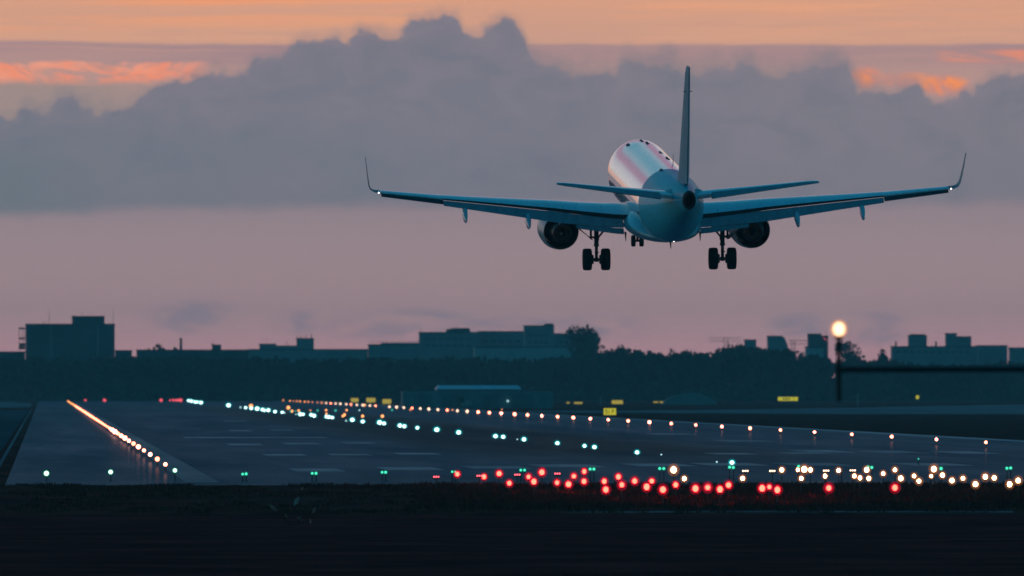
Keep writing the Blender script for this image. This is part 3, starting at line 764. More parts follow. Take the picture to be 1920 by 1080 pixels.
o, i_ = building(-60, 47, 659, 5100, 'low flat roofed block left of the tall apartment block', M['wall_dark'])
o, i_ = building(216, 247.5, 656.5, 5120, 'low annex at the right foot of the tall apartment block', M['wall_dark'])
o, i_ = building(256.5, 466, 655.5, 5020, 'long low dark flat roofed building with a chimney', M['wall_dark'], 18)
b = MB(); b.lathe([(zpx(i_, 655.4), .42), (zpx(i_, 635.5), .36), (zpx(i_, 635.3), .45), (zpx(i_, 633.8), .45)], 'z', (xpx(i_, 339.5), 6, 0), 14); b.build('chimney', M['wall_dark'], o)
addbox(o, i_, 398, 415, 646, 655.3, 'roof_hut', M['wall_dark'], 4, 9); addbox(o, i_, 396.5, 401, 644, 645.9, 'vent', M['steel'], 5, 7)
o, i_ = building(466.5, 690, 654.5, 5500, 'long hazy flat roofed building right of the chimney building', M['wall_mid'], 18)
o, i_ = building(487, 518, 644.5, 5900, 'small square block on the skyline with a thin mast', M['wall_mid'], 10); addmast(o, i_, 500, 633, 644.4)
o, i_ = building(518.5, 556, 648, 5950, 'low block between two taller ones on the skyline', M['wall_mid'], 10); addmast(o, i_, 538, 638.5, 647.8, r=.14)
o, i_ = building(556.5, 588.5, 634, 5880, 'square block with four rooftop antennas', M['wall_mid'], 10)
for x, y in ((557.5, 630), (565, 628), (574, 627), (584, 625)): addmast(o, i_, x, y, 633.8, r=.16)

o, i_ = building(692, 787, 645.5, 5500, 'low wing at the left of the central building with a roof railing', M['wall_mid'], 16)
addbox(o, i_, 715, 786.5, 642.5, 645.4, 'upper_storey', M['wall_mid'], 3, 12)
rb = MB(); 
for x in range(694, 786, 6): rb.box((xpx(i_, x), 1, zpx(i_, 645.3)), (xpx(i_, x) + .08, 1.08, zpx(i_, 640.6)))
rb.box((xpx(i_, 694), 1, zpx(i_, 640.5)), (xpx(i_, 786), 1.08, zpx(i_, 639.9))); rb.build('railing', M['wall_pale'], o, smooth=False)
o, i_ = building(787.5, 898, 622.5, 5700, 'central office building with a stepped rooftop hut', M['wall_mid'], 18)
addbox(o, i_, 838, 882, 617, 622.4, 'roof_hut', M['wall_dark'], 3, 12); addbox(o, i_, 846, 880, 615, 616.9, 'roof_hut_top', M['roof'], 4, 10); addmast(o, i_, 858.5, 611.5, 614.9, r=.1); addmast(o, i_, 781.5 + 8, 615, 622.3)
windows(o, i_, [801, 814, 827, 840, 853, 866, 879], [635, 648], 8, 4)
o, i_ = building(898.5, 984, 620.8, 5720, 'middle hall with a slightly higher roof beside the office building', M['wall_mid'], 18)
windows(o, i_, [910, 925, 940, 955, 970], [640], 9, 4)
o, i_ = building(984.5, 1039, 610, 5680, 'tallest square block of the central building', M['wall_mid'], 18); addbox(o, i_, 1022, 1038, 606.5, 609.8, 'plant_room', M['wall_dark'], 4, 10)
windows(o, i_, [994, 1004, 1014, 1024], [628, 642], 6, 4)
o, i_ = building(1039.5, 1122, 625, 5690, 'low right wing of the central building behind the round tree', M['wall_mid'], 18)
windows(o, i_, [1050, 1062, 1074], [641], 8, 4.5)
o, i_ = building(890, 1120, 650, 5350, 'long pale low hall in front of the central building', M['wall_pale'], 12)

o, i_ = building(1397, 1418, 636.5, 5800, 'small square block right of the broad tree', M['wall_mid'], 8)
o, i_ = building(1440, 1467, 629.5, 5900, 'block with a sloping right side on the far skyline', M['wall_mid'], 8)
h = i_['h']; b = MB(); x0, x1, x2 = xpx(i_, 1467.2), xpx(i_, 1471), xpx(i_, 1478)
b.add([(x0, .2, 0), (x2, .2, 0), (x2, .2, zpx(i_, 650)), (x1, .2, h - .5), (x0, .2, h - .5), (x0, 7.8, 0), (x2, 7.8, 0), (x2, 7.8, zpx(i_, 650)), (x1, 7.8, h - .5), (x0, 7.8, h - .5)],
      [(0, 1, 2, 3, 4), (9, 8, 7, 6, 5), (1, 6, 7, 2), (2, 7, 8, 3), (3, 8, 9, 4), (0, 5, 6, 1)]); b.build('lean_to', M['wall_mid'], o, smooth=False)
o, i_ = building(1516.5, 1540, 625.5, 5600, 'dark tower block with red obstruction lamps left of the gantry lamp', M['wall_dark'], 10)
addbox(o, i_, 1540.3, 1553, 629, 680, 'side_wing', M['wall_dark'], .5, 8)
addmast(o, i_, 1549.5, 619, 628.9)
for x, y in ((1545.5, 634), (1549, 637)):
    b = MB(); b.ball((xpx(i_, x), .2, zpx(i_, y)), .2, 8); b.build('obstruction_lamp', RED_FAR, o)
o, i_ = building(1512, 1544, 650, 5300, 'pale low building in front of the dark tower block', M['wall_pale'], 10)
o, i_ = building(1674, 1833, 649, 5700, 'long pale block on the right skyline with two chimneys', M['wall_mid'], 14)
for x in (1680.5, 1756):
    b = MB(); b.tube((xpx(i_, x), 3, zpx(i_, 648.8)), (xpx(i_, x), 3, zpx(i_, 640)), .35, .3, 10); b.build('chimney', M['wall_dark'], o)
windows(o, i_, [1684 + 13 * j for j in range(11)], [660], 7, 4.5)
o, i_ = building(1833.5, 1889, 647.3, 5720, 'right end of the long skyline block, slightly taller', M['wall_mid'], 14)
o, i_ = building(1705, 1738, 628.5, 5950, 'square tower behind the long block on the right', M['wall_mid'], 10); addmast(o, i_, 1712, 622, 628.3); addbox(o, i_, 1708, 1735, 626.5, 628.4, 'roof_hut', M['roof'], 1, 8)
o, i_ = building(1775, 1794, 624.5, 5940, 'narrow tower on the right skyline, higher half of a pair', M['wall_mid'], 10)
o, i_ = building(1794.4, 1821, 630.5, 5945, 'broad tower on the right skyline, lower half of a pair', M['wall_mid'], 10)
o, i_ = building(1895, 1990, 651.5, 5500, 'building cut by the right border of the skyline', M['wall_mid'], 12)

def crane(px, ytop, t, jx0, jx1, label):
    k = t / F; b0 = P(px, 700, t); h = P(px, ytop, t).z
    o = empty('tower_crane', (b0.x, b0.y, 0), label, 'crane', 'tower cranes')
    b = MB(); w = .7
    for sx in (-w, w):
        for sy in (-w, w): b.tube((sx, sy, 0), (sx, sy, h), .09, .09, 4)
    z = 0
    while z < h - 2: b.tube((-w, -w, z), (w, -w, z + 1.6), .06, .06, 4); b.tube((w, w, z), (-w, w, z + 1.6), .06, .06, 4); z += 1.6
    b.build('mast', M['steel'], o)
    b = MB(); a, e = (jx0 - px) * k, (jx1 - px) * k
    for dz_, dy_ in ((-1.4, -.5), (-1.4, .5), (0, 0)): b.tube((a, dy_, h + dz_), (e, dy_, h + dz_), .09, .09, 4)
    x = a; up = True
    while x < e - 1:
        b.tube((x, -.5, h - 1.4 if up else h), (x + 1.2, .5 if up else -.5, h if up else h - 1.4), .06, .06, 4); x += 1.2; up = not up
    b.build('jib', M['steel'], o)
crane(1361, 633, 6100, 1328, 1392, 'faint tower crane jib left of the small square block')
crane(1487, 638, 6000, 1478, 1515, 'low crane between the sloping block and the dark tower')

# hangar, arched shelter and a parked truck in front of the trees
yb = 765.5; t = 133110 / (yb - 724); k = t / F; b0 = P(896, yb, t)
hg = empty('hangar', (b0.x, b0.y, 0), 'low wide hangar with a pale metal roof in front of the trees', 'hangar')
hx = lambda x: (x - 896) * k
hz = lambda y: P(896, y, t).z
b = MB(); b.box((hx(755), 0, 0), (hx(1037), 16, hz(733.5))); b.build('wall', M['hangar_wall'], hg, smooth=False)
b = MB(); b.box((hx(820), 1, hz(733.4)), (hx(977), 14, hz(730))); b.build('upper_wall', M['hangar_wall'], hg, smooth=False)
b = MB(); b.add([(hx(818), .6, hz(729.9)), (hx(979), .6, hz(729.9)), (hx(972), 5, hz(722.5)), (hx(823), 5, hz(722.5)), (hx(818), 14.4, hz(729.9)), (hx(979), 14.4, hz(729.9)), (hx(972), 10, hz(722.5)), (hx(823), 10, hz(722.5))],
      [(0, 1, 2, 3), (5, 4, 7, 6), (3, 2, 6, 7), (1, 5, 6, 2), (4, 0, 3, 7), (0, 4, 5, 1)]); b.build('roof', M['metal_roof'], hg, smooth=False)
for x0, x1 in ((775, 812), (828, 858), (905, 935), (960, 1000)):
    b = MB(); b.box((hx(x0), -.08, 0.0), (hx(x1), -.003, hz(740))); b.build('door', M['hangar_door'], hg, smooth=False)
b = MB(); b.ball((hx(952), -.3, hz(752)), .2, 8); b.build('lamp', CYAN_DIM, hg)

yb = 758.5; t = 133110 / (yb - 724); k = t / F; b0 = P(1294, yb, t)
sh = empty('arched_shelter', (b0.x, b0.y, 0), 'low grey green arched shelter between small yellow signs', 'shelter')
b = MB(); prof = []
for j in range(21):
    a = math.pi * j / 20; prof.append((-math.cos(a) * 50 * k * (1 if abs(math.cos(a)) > .3 else 1), math.sin(a) ** 1.3 * (yb - 737.5) * k))
rr = [[(x, y_, z) for x, z in prof] for y_ in (0, 12)]
b.rings(rr, 0); b.build('vault', surf('mossy metal', (0.085, 0.105, 0.11), .7, .2, .3), sh)
b = MB()
b.rings([[(x * 1.02, y_, z * 1.04 + .02) for x, z in prof] for y_ in (-.25, -.003)], 0); b.build('rim', M['wall_mid'], sh)

yb = 765.8; t = 133110 / (yb - 724); k = t / F; b0 = P(872, yb, t)
tk = empty('service_truck', (b0.x, b0.y, 0), 'small service truck with a dull pink load box parked before the hangar', 'truck')
b = MB(); b.box((-.1, 0, .55), (1.35, 3.2, 1.55)); b.build('load_box', surf('dull pink panel', (0.42, 0.27, 0.26), .7), tk, smooth=False)
b = MB(); b.box((-1.2, .3, .5), (-.103, 2.6, 2.1)); b.build('cab', M['wall_dark'], tk, smooth=False)
b = MB(); b.box((-1.05, .22, 1.25), (-.3, .297, 1.85)); b.build('window', M['pane'], tk, smooth=False)
b = MB(); b.box((-.9, .1, .42), (-.12, .29, 1.1)); b.build('tailgate', surf('dull beige panel', (0.34, 0.28, 0.22), .7), tk, smooth=False)
for x in (-.85, 1.0):
    for y_ in (.55, 2.3):
        b = MB(); b.lathe([(-.12, .2), (-.1, .33), (.1, .33), (.12, .2)], 'x', (x, y_, .33), 14); b.build('wheel', M['steel'], tk)

# a few faint white airfield posts on the far grass
for j, (x, y0, y1, lab) in enumerate(((1608, 740, 749, 'slim white post right of the gantry post on the far grass'), (1126, 745, 756, 'thin pale pole left of the yellow sign behind the big sign'))):
    t = 133110 / (760 - 724); p = P(x, y1, t); z = P(x, y0, t).z
    b = MB(); b.tube((0, 0, 0), (0, 0, z), .12, .09, 8)
    b.ball((0, 0, z + .15), .22 if j == 2 else .14, 8, 1)
    o = b.build('pole', [M['wall_pale'], CYAN_DIM if j == 2 else M['wall_pale']]); o.location = (p.x, p.y, 0); tag(o, lab, 'pole')
# ------------------------------------------------------------------ the airliner, in its own frame: x right, y forward, z up, origin between the main wheels
def fuselage_skin():
    m, nt, b = newmat('fuselage skin')
    tc = nt.nodes.new('ShaderNodeTexCoord'); sp = nt.nodes.new('ShaderNodeSeparateXYZ'); nt.links.new(tc.outputs['Object'], sp.inputs[0])
    X, Y, Z = (N(nt, sp.outputs[i]) for i in range(3))
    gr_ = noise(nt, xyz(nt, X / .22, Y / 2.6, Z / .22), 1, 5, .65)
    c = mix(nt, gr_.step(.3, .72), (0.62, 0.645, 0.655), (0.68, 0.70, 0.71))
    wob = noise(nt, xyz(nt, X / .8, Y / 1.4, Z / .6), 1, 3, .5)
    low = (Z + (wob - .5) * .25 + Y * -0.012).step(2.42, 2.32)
    c = mix(nt, low, c, (0.10, 0.24, 0.29))  # underside shade painted in as a dark teal band
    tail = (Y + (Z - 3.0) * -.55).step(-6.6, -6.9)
    c = mix(nt, tail, c, mix(nt, gr_.step(.3, .7), (0.045, 0.50, 0.60), (0.07, 0.57, 0.68)))  # teal sky reflection on the tail cone, painted into its colour
    seam = (Y / 1.55)._m('FRACT').step(.985, .993) * .30 + (Z * 1.1 + .2)._m('FRACT').step(.985, .993) * .18
    soot = (Y + 13.5).step(1.5, -4.2) * gr_.step(.3, .7) * .45
    c = mix(nt, (seam + soot).clamp(), c, (0.05, 0.06, 0.06))
    nt.links.new(c, b.inputs['Base Color']); nt.links.new((gr_ * .16 + .18 + tail * .40).k, b.inputs['Roughness'])
    nt.links.new((tail * -.40 + .5).k, b.inputs['Specular IOR Level']); nt.links.new((tail * -.68 + .8).k, b.inputs['Coat Weight']); b.inputs['Coat Roughness'].default_value = .06
    return m
M['fuselage_skin'] = fuselage_skin()
def wing_paint(name, col, rough, coat):
    m, nt, b = newmat(name)
    tc = nt.nodes.new('ShaderNodeTexCoord'); sp = nt.nodes.new('ShaderNodeSeparateXYZ'); nt.links.new(tc.outputs['Object'], sp.inputs[0])
    X, Y, Z = (N(nt, sp.outputs[i]) for i in range(3))
    g = noise(nt, xyz(nt, X / .35, Y / 1.6, Z / .5), 1, 5, .65)
    c = mix(nt, g.step(.3, .7), tuple(v * .82 for v in col), tuple(v * 1.1 for v in col))
    seam = (X / 1.27 + .15)._m('FRACT').step(.975, .985) * .35
    c = mix(nt, seam, c, (0.05, 0.055, 0.06))
    nt.links.new(c, b.inputs['Base Color']); nt.links.new((g * .2 + (rough - .1)).k, b.inputs['Roughness']); setspec(b, .5)
    b.inputs['Coat Weight'].default_value = coat; b.inputs['Coat Roughness'].default_value = .1
    return m
M['paint_white'] = surf('white aircraft paint', (0.52, 0.58, 0.60), .4, .08, .8, .4, 0, .2)
M['wing_grey'] = wing_paint('wing paint', (0.58, 0.63, 0.65), .30, .6)
M['flap_grey'] = wing_paint('flap paint', (0.26, 0.30, 0.32), .5, 0.0)
M['dark_comp'] = surf('dark composite', (0.028, 0.030, 0.034), .55, .25, 1.2, .3)
M['nac'] = wing_paint('nacelle paint', (0.30, 0.36, 0.39), .45, .1)
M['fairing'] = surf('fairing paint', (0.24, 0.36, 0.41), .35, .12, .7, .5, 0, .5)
M['hot'] = surf('burnt nozzle metal', (0.10, 0.095, 0.09), .42, .35, 2.0, .5, .8)
M['black'] = surf('sooty black', (0.012, 0.012, 0.013), .8, .3, 2.0, .2)
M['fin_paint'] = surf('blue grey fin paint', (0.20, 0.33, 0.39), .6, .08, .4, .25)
M['cove'] = surf('dark flap cove', (0.035, 0.036, 0.038), .7, .2, 1.0, .2)  # dark tone paints the shade in the flap slot; flap ends share it
M['winglet'] = surf('winglet paint', (0.24, 0.27, 0.28), .6, .1, .8, .3)
M['tyre'] = surf('tyre rubber', (0.018, 0.018, 0.018), .85, .2, 3.0, .2)
M['strut'] = surf('gear steel', (0.05, 0.053, 0.057), .45, .25, 3.0, .4, .4)

PT = 767.0
jet = empty('passenger_jet', tuple(P(1236.5, 485.5, PT)), 'white twin engine passenger jet with wheels down, seen from behind over the runway', 'airplane')
jet.rotation_euler = (0, 0, 0)
yaw = R(3.87) - PSI
jet.matrix_world = Matrix.Translation(P(1236.5, 485.5, PT)) @ Matrix.Rotation(yaw, 4, 'Z') @ Matrix.Rotation(R(5.2), 4, 'X') @ Matrix.Rotation(R(-.45), 4, 'Y')

def catmull(rows, n):
    """Resample table rows smoothly (first column is the parameter)."""
    out = []
    for i in range(len(rows) - 1):
        p0 = rows[max(i - 1, 0)]; p1 = rows[i]; p2 = rows[i + 1]; p3 = rows[min(i + 2, len(rows) - 1)]
        for j in range(n):
            u = j / n; r_ = []
            for a, b_, c, d in zip(p0, p1, p2, p3):
                r_.append(.5 * ((2 * b_) + (c - a) * u + (2 * a - 5 * b_ + 4 * c - d) * u * u + (3 * b_ - a - 3 * c + d) * u ** 3))
            out.append(r_)
    out.append(list(rows[-1])); return out

def oval(y, hw, zt, zb, n=44, x0=0.0, mid=.5):
    zc = zb + (zt - zb) * mid; r_ = []
    for k_ in range(n):
        a = 2 * math.pi * k_ / n; s, c_ = math.sin(a), math.cos(a)
        r_.append((x0 + hw * c_, y, zc + (zt - zc) * s if s > 0 else zc + (zc - zb) * s))
    return r_

FUS = [(17.85, .06, 2.48, 2.36), (17.6, .36, 2.80, 2.10), (17.0, .74, 3.18, 1.82), (16.0, 1.10, 3.78, 1.58), (14.8, 1.34, 4.32, 1.43), (13.2, 1.47, 4.62, 1.37), (11.5, 1.505, 4.70, 1.355), (8, 1.505, 4.70, 1.355), (2, 1.505, 4.70, 1.355), (-5.5, 1.505, 4.70, 1.355), (-7.2, 1.49, 4.70, 1.41), (-9, 1.39, 4.70, 1.65), (-11, 1.21, 4.695, 2.05), (-13, .98, 4.69, 2.55), (-15, .72, 4.68, 3.07), (-16.8, .46, 4.66, 3.52), (-17.9, .32, 4.64, 3.76)]
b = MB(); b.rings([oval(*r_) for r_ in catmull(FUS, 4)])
fus = b.build('fuselage', M['fuselage_skin'], jet, angle=60)
b = MB(); b.rings([oval(-17.903, .315, 4.63, 3.77), oval(-18.25, .285, 4.60, 3.80), oval(-18.45, .25, 4.56, 3.86), oval(-18.452, .19, 4.50, 3.93), oval(-18.1, .17, 4.48, 3.95)]); b.build('tail_exhaust', M['black'], jet)
# belly fairing; the fuselage's dark lower band is shade painted into its colour
BEL = [(5.9, .5, 1.75, 1.40), (5.0, 1.15, 2.2, 1.20), (3.4, 1.62, 2.45, 1.10), (1.0, 1.78, 2.55, 1.06), (-2.0, 1.78, 2.5, 1.06), (-4.0, 1.60, 2.3, 1.12), (-5.6, 1.15, 1.95, 1.24), (-6.8, .45, 1.62, 1.40)]
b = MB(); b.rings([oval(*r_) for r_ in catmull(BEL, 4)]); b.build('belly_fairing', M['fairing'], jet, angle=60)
# small fittings on the crown
for (x, y, h, ln) in ((-.62, 11.2, .05, .9), (0.02, 11.6, .05, 1.2), (.18, 10.2, .07, .8), (.42, 5.2, .05, .6), (.5, 2.0, .06, 1.0), (-.35, -5.8, .06, .8)):
    zz = 3.03 + 1.67 * math.sqrt(max(0, 1 - (x / 1.505) ** 2))
    b = MB(); b.add([(x - .10, y + ln / 2, zz - .05), (x + .10, y + ln / 2, zz - .05), (x + .14, y - ln / 2, zz - .05), (x - .14, y - ln / 2, zz - .05), (x - .02, y + ln * .1, zz + h), (x + .02, y + ln * .1, zz + h), (x + .02, y - ln / 2, zz + h), (x - .02, y - ln / 2, zz + h)],
                    [(0, 3, 2, 1), (4, 5, 6, 7), (0, 1, 5, 4), (1, 2, 6, 5), (2, 3, 7, 6), (3, 0, 4, 7)]); b.build('blade_antenna', M['dark_comp'], jet, smooth=False)
b = MB(); b.tube((.45, -2.5, 4.6), (.45, -2.6, 5.15), .018, .008, 6); b.build('whip_antenna', M['dark_comp'], jet)
b = MB(); b.add([(.26, -2.6, 1.1), (.34, -2.6, 1.1), (.33, -3.1, 1.1), (.27, -3.1, 1.1), (.29, -2.95, .74), (.31, -2.95, .74), (.31, -3.1, .74), (.29, -3.1, .74)], [(0, 3, 2, 1), (4, 5, 6, 7), (0, 1, 5, 4), (1, 2, 6, 5), (2, 3, 7, 6), (3, 0, 4, 7)]); b.build('blade_antenna', M['dark_comp'], jet, smooth=False)
b = MB(); b.ball((.1, -7.45, 1.45), .034, 10); b.build('tail_light', glow('white strobe', (1, .95, .9), 4.0), jet)

def foil(y0, y1, z0, z1, th, cut=1.0, n=14):
    """Closed section of an airfoil from leading edge (y0,z0) to trailing edge (y1,z1), cut at a share of the chord -> list of (y, z)."""
    c = y0 - y1; up, dn = [], []
    for i in range(n + 1):
        u = cut * (1 - math.cos(math.pi * i / n)) / 2 if cut == 1.0 else cut * (1 - math.cos(math.pi / 2 * i / n))
        t_ = 5 * th * (.2969 * math.sqrt(u) - .126 * u - .3516 * u * u + .2843 * u ** 3 - .1036 * u ** 4)
        cam_ = .045 * u * (1 - u)
        yy = y0 - u * c; zz = z0 + (z1 - z0) * u
        up.append((yy, zz + (cam_ + t_) * c)); dn.append((yy, zz + (cam_ - t_ * .85) * c))
    return up[::-1] + dn[1:]

WG = [  # |x|, LE y, TE y, LE z, TE z, thickness
    (1.20, 4.10, -1.90, 2.05, 1.98, .125), (2.20, 3.50, -1.90, 2.14, 2.04, .125), (3.60, 2.80, -1.90, 2.30, 2.22, .12), (5.05, 2.06, -1.92, 2.50, 2.42, .115),
    (7.50, .82, -2.40, 2.76, 2.73, .105), (10.35, -.62, -2.97, 3.06, 3.08, .10), (13.35, -2.13, -3.56, 3.46, 3.46, .095)]
WGL = [(13.35, -2.13, -3.56, 3.46, 3.46, .095), (13.58, -2.26, -3.62, 3.50, 3.50, .07), (13.76, -2.55, -3.70, 3.60, 3.60, .07), (13.86, -2.85, -3.78, 3.80, 3.80, .06), (13.91, -3.12, -3.90, 4.08, 4.08, .052), (13.99, -3.50, -4.12, 4.60, 4.60, .042), (14.07, -3.86, -4.30, 5.22, 5.22, .035)]
def at(x):
    for a, c in zip(WG, WG[1:]):
        if x <= c[0] or c is WG[-1]:
            u = (x - a[0]) / (c[0] - a[0]); return [p_ + (q_ - p_) * u for p_, q_ in zip(a, c)]
CUT = .84
def rear(x, f=CUT):
    """Point on the wing's mean line at a share of its chord."""
    _, y0, y1, z0, z1, th = at(x); return y0 + (y1 - y0) * f, z0 + (z1 - z0) * f + .045 * f * (1 - f) * (y0 - y1)
def dark_rear(b, rr, n0, s):
    """The blunt rear face of the wing box is the unpainted cove the flap slides out of."""
    n = len(rr[0])
    for i in range(len(rr) - 1): b.m[n0 + i * n + n - 1] = 1
for s in (-1, 1):
    flip = lambda rr: rr if s > 0 else [r_[::-1] for r_ in rr]
    xs = [1.2, 1.7, 2.2, 2.9, 3.6, 4.3, 5.05, 6.2, 7.5, 9, 10.35]
    b = MB()
    n0 = len(b.f); rr = flip([[(s * x, y, z) for y, z in foil(*at(x)[1:], CUT)] for x in xs]); b.rings(rr); dark_rear(b, rr, n0, s)
    b.rings(flip([[(s * x, y, z) for y, z in foil(*at(x)[1:], CUT)] for x in (10.352, 11.8, 13.35)]))
    wing = b.build('wing', [M['wing_grey'], M['cove']], jet)
    # winglet, bent up at the tip
    b = MB(); rr = []
    for i, (x, y0, y1, z0, z1, th) in enumerate(WGL):
        j0, j1 = WGL[max(i - 1, 0)], WGL[min(i + 1, len(WGL) - 1)]
        a = math.atan2(j1[3] - j0[3], j1[0] - j0[0]) if i else .12
        sec = foil(y0, y1, 0, 0, th)
        rr.append([(s * (x - math.sin(a) * z), y, z0 + math.cos(a) * z) for y, z in sec])
    b.rings(flip(rr)); wl = b.build('winglet', M['winglet'], jet, angle=60)
    b = MB(); b.ball((s * 13.42, -3.62, 3.50), .034, 10); b.build('wing_tip_light', bpy.data.materials['white strobe'], jet)
    # flaps, lowered and slid aft
    def flap(x0, x1, c0, c1, d0, d1, ang, name, mat, th=.16, n=5):
        """d = (dy, dz) of the flap nose from the wing's rear edge at each end."""
        rr = []
        for i in range(n + 1):
            u = i / n; x = x0 + (x1 - x0) * u; ch = c0 + (c1 - c0) * u
            ry, rz = rear(x); dy_ = d0[0] + (d1[0] - d0[0]) * u; dz_ = d0[1] + (d1[1] - d0[1]) * u
            a = R(ang)
            sec = foil(0, -ch, 0, 0, th, n=8)
            rr.append([(s * x, ry + dy_ + y * math.cos(a) + z * math.sin(a) * 1.0, rz + dz_ + y * math.sin(a) + z * math.cos(a)) for y, z in sec])
        m_ = MB(); m_.rings(flip(rr)); m_.m[-1] = m_.m[-2] = 1; return m_.build(name, [mat, M['cove']], jet)
    flap(1.80, 5.08, .66, .82, (-.03, -.10), (-.03, -.09), 33, 'inboard_flap', M['flap_grey'])
    flap(1.80, 4.05, .36, .32, (-.60, -.48), (-.58, -.46), 46, 'aft_flap', M['flap_grey'], .12)
    flap(5.085, 10.33, .82, .40, (-.02, -.09), (-.02, -.06), 33, 'outboard_flap', M['flap_grey'], .13)
    flap(10.345, 13.30, .52, .36, (.0, -.03), (.0, -.025), 20, 'aileron', M['dark_comp'], .15)
    # canoe fairings below the flaps
    for x, sc_ in ((6.33, 1.0), (9.33, .95)):
        ry, rz = rear(x); b = MB()
        prof = [(1.3, .02, .02), (.9, .10, .12), (.2, .15, .20), (-.45, .15, .24), (-.95, .11, .22), (-1.35, .03, .06)]
        rr = []
        for yy, hw, hh in prof:
            q_ = max(0, .3 - yy); zc = rz - .26 - q_ * .36
            rr.append(oval(ry + yy * sc_, hw * sc_, zc + hh * sc_, zc - hh * 1.15 * sc_, 16, s * x))
        b.rings(rr); b.build('flap_track_fairing', M['wing_grey'], jet)
    ry, rz = rear(1.78); b = MB(); b.add([(s * 1.70, ry - .9, 1.45), (s * 1.80, ry - .9, 1.45), (s * 1.78, ry - 1.3, 1.40), (s * 1.72, ry - 1.3, 1.40), (s * 1.745, ry - 1.15, 1.02), (s * 1.755, ry - 1.15, 1.02), (s * 1.755, ry - 1.3, 1.02), (s * 1.745, ry - 1.3, 1.02)],
        [(0, 3, 2, 1), (4, 5, 6, 7), (0, 1, 5, 4), (1, 2, 6, 5), (2, 3, 7, 6), (3, 0, 4, 7)]); b.build('flap_root_fin', M['dark_comp'], jet, smooth=False)
    # engine
    ex, ez = s * 4.52, 1.17
    eng = empty('engine'); eng.parent = jet
    prof = [(2.35, .80), (1.6, .80), (1.6, .825), (2.4, .90), (3.3, .955), (4.3, .945), (4.85, .885), (5.05, .82), (4.95, .76), (4.4, .74), (3.9, .74)]
    b = MB(); b.lathe(prof, 'y', (ex, 0, ez), 36, cap=False); b.build('cowl', M['nac'], eng, angle=50)
    b = MB(); b.lathe([(2.6, .70), (2.62, .02)], 'y', (ex, 0, ez), 28); b.build('duct_wall', M['black'], eng)
    b = MB(); b.lathe([(2.58, .60), (1.6, .55), (.85, .42), (.84, .39), (1.2, .38)], 'y', (ex, 0, ez), 32, cap=False); b.build('core_nozzle', M['hot'], eng, angle=50)
    b = MB(); b.lathe([(1.25, .385), (1.24, .22), (.8, .16), (.42, .02)], 'y', (ex, 0, ez), 24); b.build('exhaust_cone', M['hot'], eng)
    b = MB(); b.lathe([(3.92, .735), (3.94, .02)], 'y', (ex, 0, ez), 28); b.build('fan', M['black'], eng)
    _, y0, y1, z0, z1, th = at(4.52)
    b = MB(); rr = []
    for yy, zt, zb_, hw in ((4.3, ez + .97, ez + .8, .04), (3.2, z0 + .1, ez + .82, .17), (1.8, z0 - .05, ez + .70, .2), (.6, z0 - .12, ez + .42, .16), (-.5, z0 - .05, ez + .75, .05)):
        rr.append([(ex - hw, yy, zb_), (ex + hw, yy, zb_), (ex + hw, yy, zt), (ex - hw, yy, zt)])
    b.rings(rr); b.build('pylon', M['nac'], eng)
    # main gear leg
    gear = empty('main_gear'); gear.parent = jet
    gx = s * 2.97
    b = MB(); b.tube((gx, 0, .72), (gx, .05, 2.0), .105, .12, 14); b.tube((gx, 0, .72), (gx, 0, .62), .125, .125, 14); b.tube((gx, 0, 0), (gx, 0, .70), .075, .075, 12); b.build('strut', M['strut'], gear)
    b = MB(); b.tube((gx - .56, 0, -.01), (gx + .56, 0, -.01), .06, .06, 12); b.tube((gx - .1, 0, -.02), (gx + .1, 0, -.02), .10, .10, 12); b.build('axle', M['strut'], gear)
    b = MB(); b.tube((gx - s * .05, .05, .98), (gx - s * .66, .05, 1.72), .045, .045, 8); b.tube((gx - s * .02, .05, .95), (gx - s * .13, .05, .95), .07, .07, 8); b.build('side_brace', M['strut'], gear)
    b = MB(); b.tube((gx + s * .25, .15, 1.05), (gx + s * .25, .15, 1.95), .055, .055, 8); b.tube((gx, .1, 1.0), (gx + s * .30, .15, 1.06), .05, .05, 8); b.build('actuator', M['strut'], gear)
    b = MB(); b.tube((gx, -.12, .60), (gx, -.32, .36), .035, .035, 6); b.tube((gx, -.32, .36), (gx, -.10, .10), .035, .035, 6); b.tube((gx - .1, -.3, .36), (gx + .1, -.3, .36), .03, .03, 6)
    b.build('torque_link', M['strut'], gear)
    b = MB(); x0, x1 = gx + s * .84, gx + s * .30
    b.add([(x0, .75, 1.52), (x1, .70, .98), (x1, -.55, .98), (x0, -.55, 1.52), (x0 - s * .02, .75, 1.42), (x1 - s * .12, .70, .95), (x1 - s * .12, -.55, .95), (x0 - s * .02, -.55, 1.42)],
          [(0, 1, 2, 3), (7, 6, 5, 4), (0, 4, 5, 1), (1, 5, 6, 2), (2, 6, 7, 3), (3, 7, 4, 0)]); b.build('gear_door', M['dark_comp'], gear, smooth=False)
    for w_ in (-1, 1):
        cx_ = gx + w_ * .432; q_ = .205
        b = MB(); b.lathe([(-q_ * .72, .30), (-q_ * .95, .40), (-q_, .455), (-q_ * .86, .500), (-q_ * .5, .517), (q_ * .5, .517), (q_ * .86, .500), (q_, .455), (q_ * .95, .40), (q_ * .72, .30)], 'x', (cx_, 0, 0), 32); b.build('tyre', M['tyre'], gear, angle=50)
        b = MB(); b.tube((cx_ - w_ * .2, 0, 0), (cx_ - w_ * .30, 0, 0), .25, .20, 16); b.build('brake', M['strut'], gear)
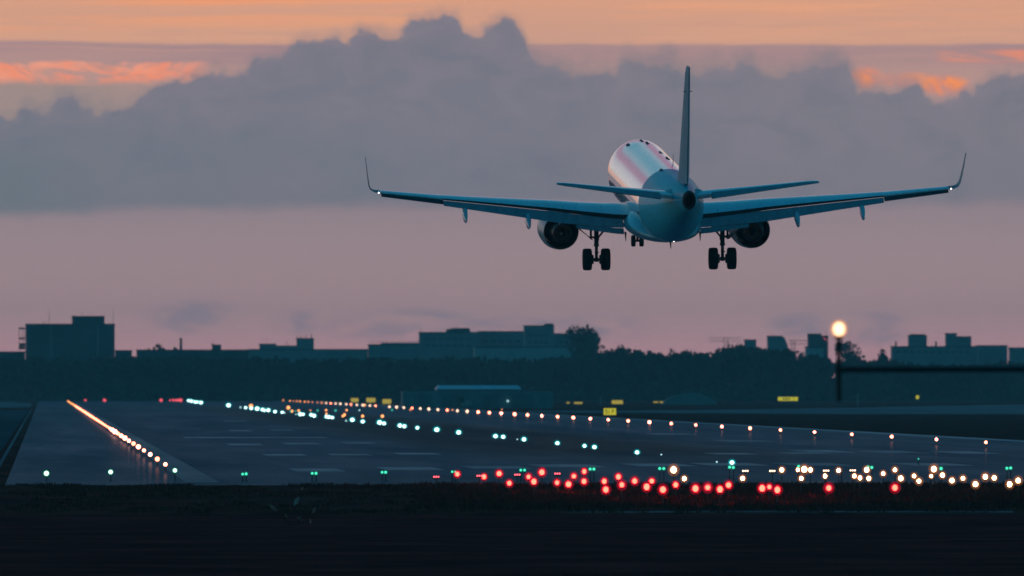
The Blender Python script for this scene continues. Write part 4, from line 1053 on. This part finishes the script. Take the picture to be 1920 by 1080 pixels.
# nose gear
ng = empty('nose_gear'); ng.parent = jet
NZ, NY = -.28, 13.83
b = MB(); b.tube((0, NY, NZ), (0, NY + .15, 1.5), .06, .075, 10); b.tube((-.22, NY, NZ), (.22, NY, NZ), .05, .05, 10); b.build('strut', M['strut'], ng)
for w_ in (-1, 1):
    q_ = .10; b = MB(); b.lathe([(-q_ * .7, .16), (-q_, .24), (-q_ * .75, .275), (q_ * .75, .275), (q_, .24), (q_ * .7, .16)], 'x', (w_ * .195, NY, NZ), 26); b.build('tyre', M['tyre'], ng)
    b = MB(); b.box((w_ * .36 - .015, NY + .2, .75), (w_ * .36 + .015, NY + 1.4, 1.42)); b.build('gear_door', M['dark_comp'], ng, smooth=False)
# tailplane and fin
for s in (-1, 1):
    st_ = [(.35, -13.2, -16.75, 4.12, 4.06, .10), (1.2, -13.75, -16.85, 4.24, 4.19, .10), (3.6, -15.0, -17.12, 4.58, 4.55, .095), (5.7, -16.05, -17.36, 4.88, 4.86, .09), (6.04, -16.5, -17.42, 4.93, 4.92, .06)]
    rr = [[(s * x, y, z) for y, z in foil(y0, y0 + (y1 - y0) * 1.0, z0, z1, th, .70)] for x, y0, y1, z0, z1, th in st_]
    b = MB(); b.rings(rr if s > 0 else [r_[::-1] for r_ in rr]); b.build('tailplane', M['wing_grey'], jet)
    rr = []
    for x, y0, y1, z0, z1, th in st_[1:]:
        c = y0 - y1; ya = y0 - c * .705; za = z0 + (z1 - z0) * .7 + .01 * c
        hgt = .055 * c * (1 if x < 6 else .6)
        rr.append([(s * x, ya, za + hgt), (s * x, y1, z1 + .012), (s * x, y1, z1 - .012), (s * x, ya, za - hgt * .9)])
    b = MB(); b.rings(rr if s > 0 else [r_[::-1] for r_ in rr]); b.build('elevator', M['flap_grey'], jet)
    b = MB(); b.ball((s * .62, -14.6, 4.22), .34, 14, 0, .7); b.build('tailplane_root_cuff', M['paint_white'], jet)
fn = [(4.45, -10.6, -16.7, .05), (4.85, -12.2, -16.85, .085), (5.3, -12.95, -16.98, .105), (7.5, -14.45, -17.52, .105), (9.9, -16.05, -18.08, .10), (10.22, -16.45, -18.14, .08), (10.32, -16.9, -18.16, .03)]
rr = []
for z, y0, y1, th in fn: rr.append([(zz, y, z) for y, zz in foil(y0, y1, 0, 0, th, .70)])
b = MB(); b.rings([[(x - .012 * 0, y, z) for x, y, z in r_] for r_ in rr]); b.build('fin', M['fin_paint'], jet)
rr = []
for z, y0, y1, th in fn[1:]:
    c = y0 - y1; hw = th * c * .42; ya = y0 - c * .705
    rr.append([(hw, ya, z), (-hw, ya, z), (-.03, y1, z), (.03, y1, z)])
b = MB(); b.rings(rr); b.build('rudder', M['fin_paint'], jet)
b = MB(); b.tube((-.2, -17.2, 9.15), (.2, -17.2, 9.15), .02, .02, 6); b.ball((0, -17.3, 9.15), .10, 8); b.build('whisker_antenna', M['dark_comp'], jet)
# ------------------------------------------------------------------ air
hz_ = MB(); hz_.box((-7000, -800, -1), (7000, 10000, 52))
hm = bpy.data.materials.new('evening haze'); hm.use_nodes = True; ht = hm.node_tree; ht.nodes.clear()
ho = ht.nodes.new('ShaderNodeOutputMaterial'); hv = ht.nodes.new('ShaderNodeVolumePrincipled')
hv.inputs['Color'].default_value = (0.50, 0.92, 1.0, 1); hv.inputs['Density'].default_value = 6.0e-5; hv.inputs['Anisotropy'].default_value = 0.0
ht.links.new(hv.outputs[0], ho.inputs['Volume'])
tag(hz_.build('haze', hm, smooth=False), kind='stuff')
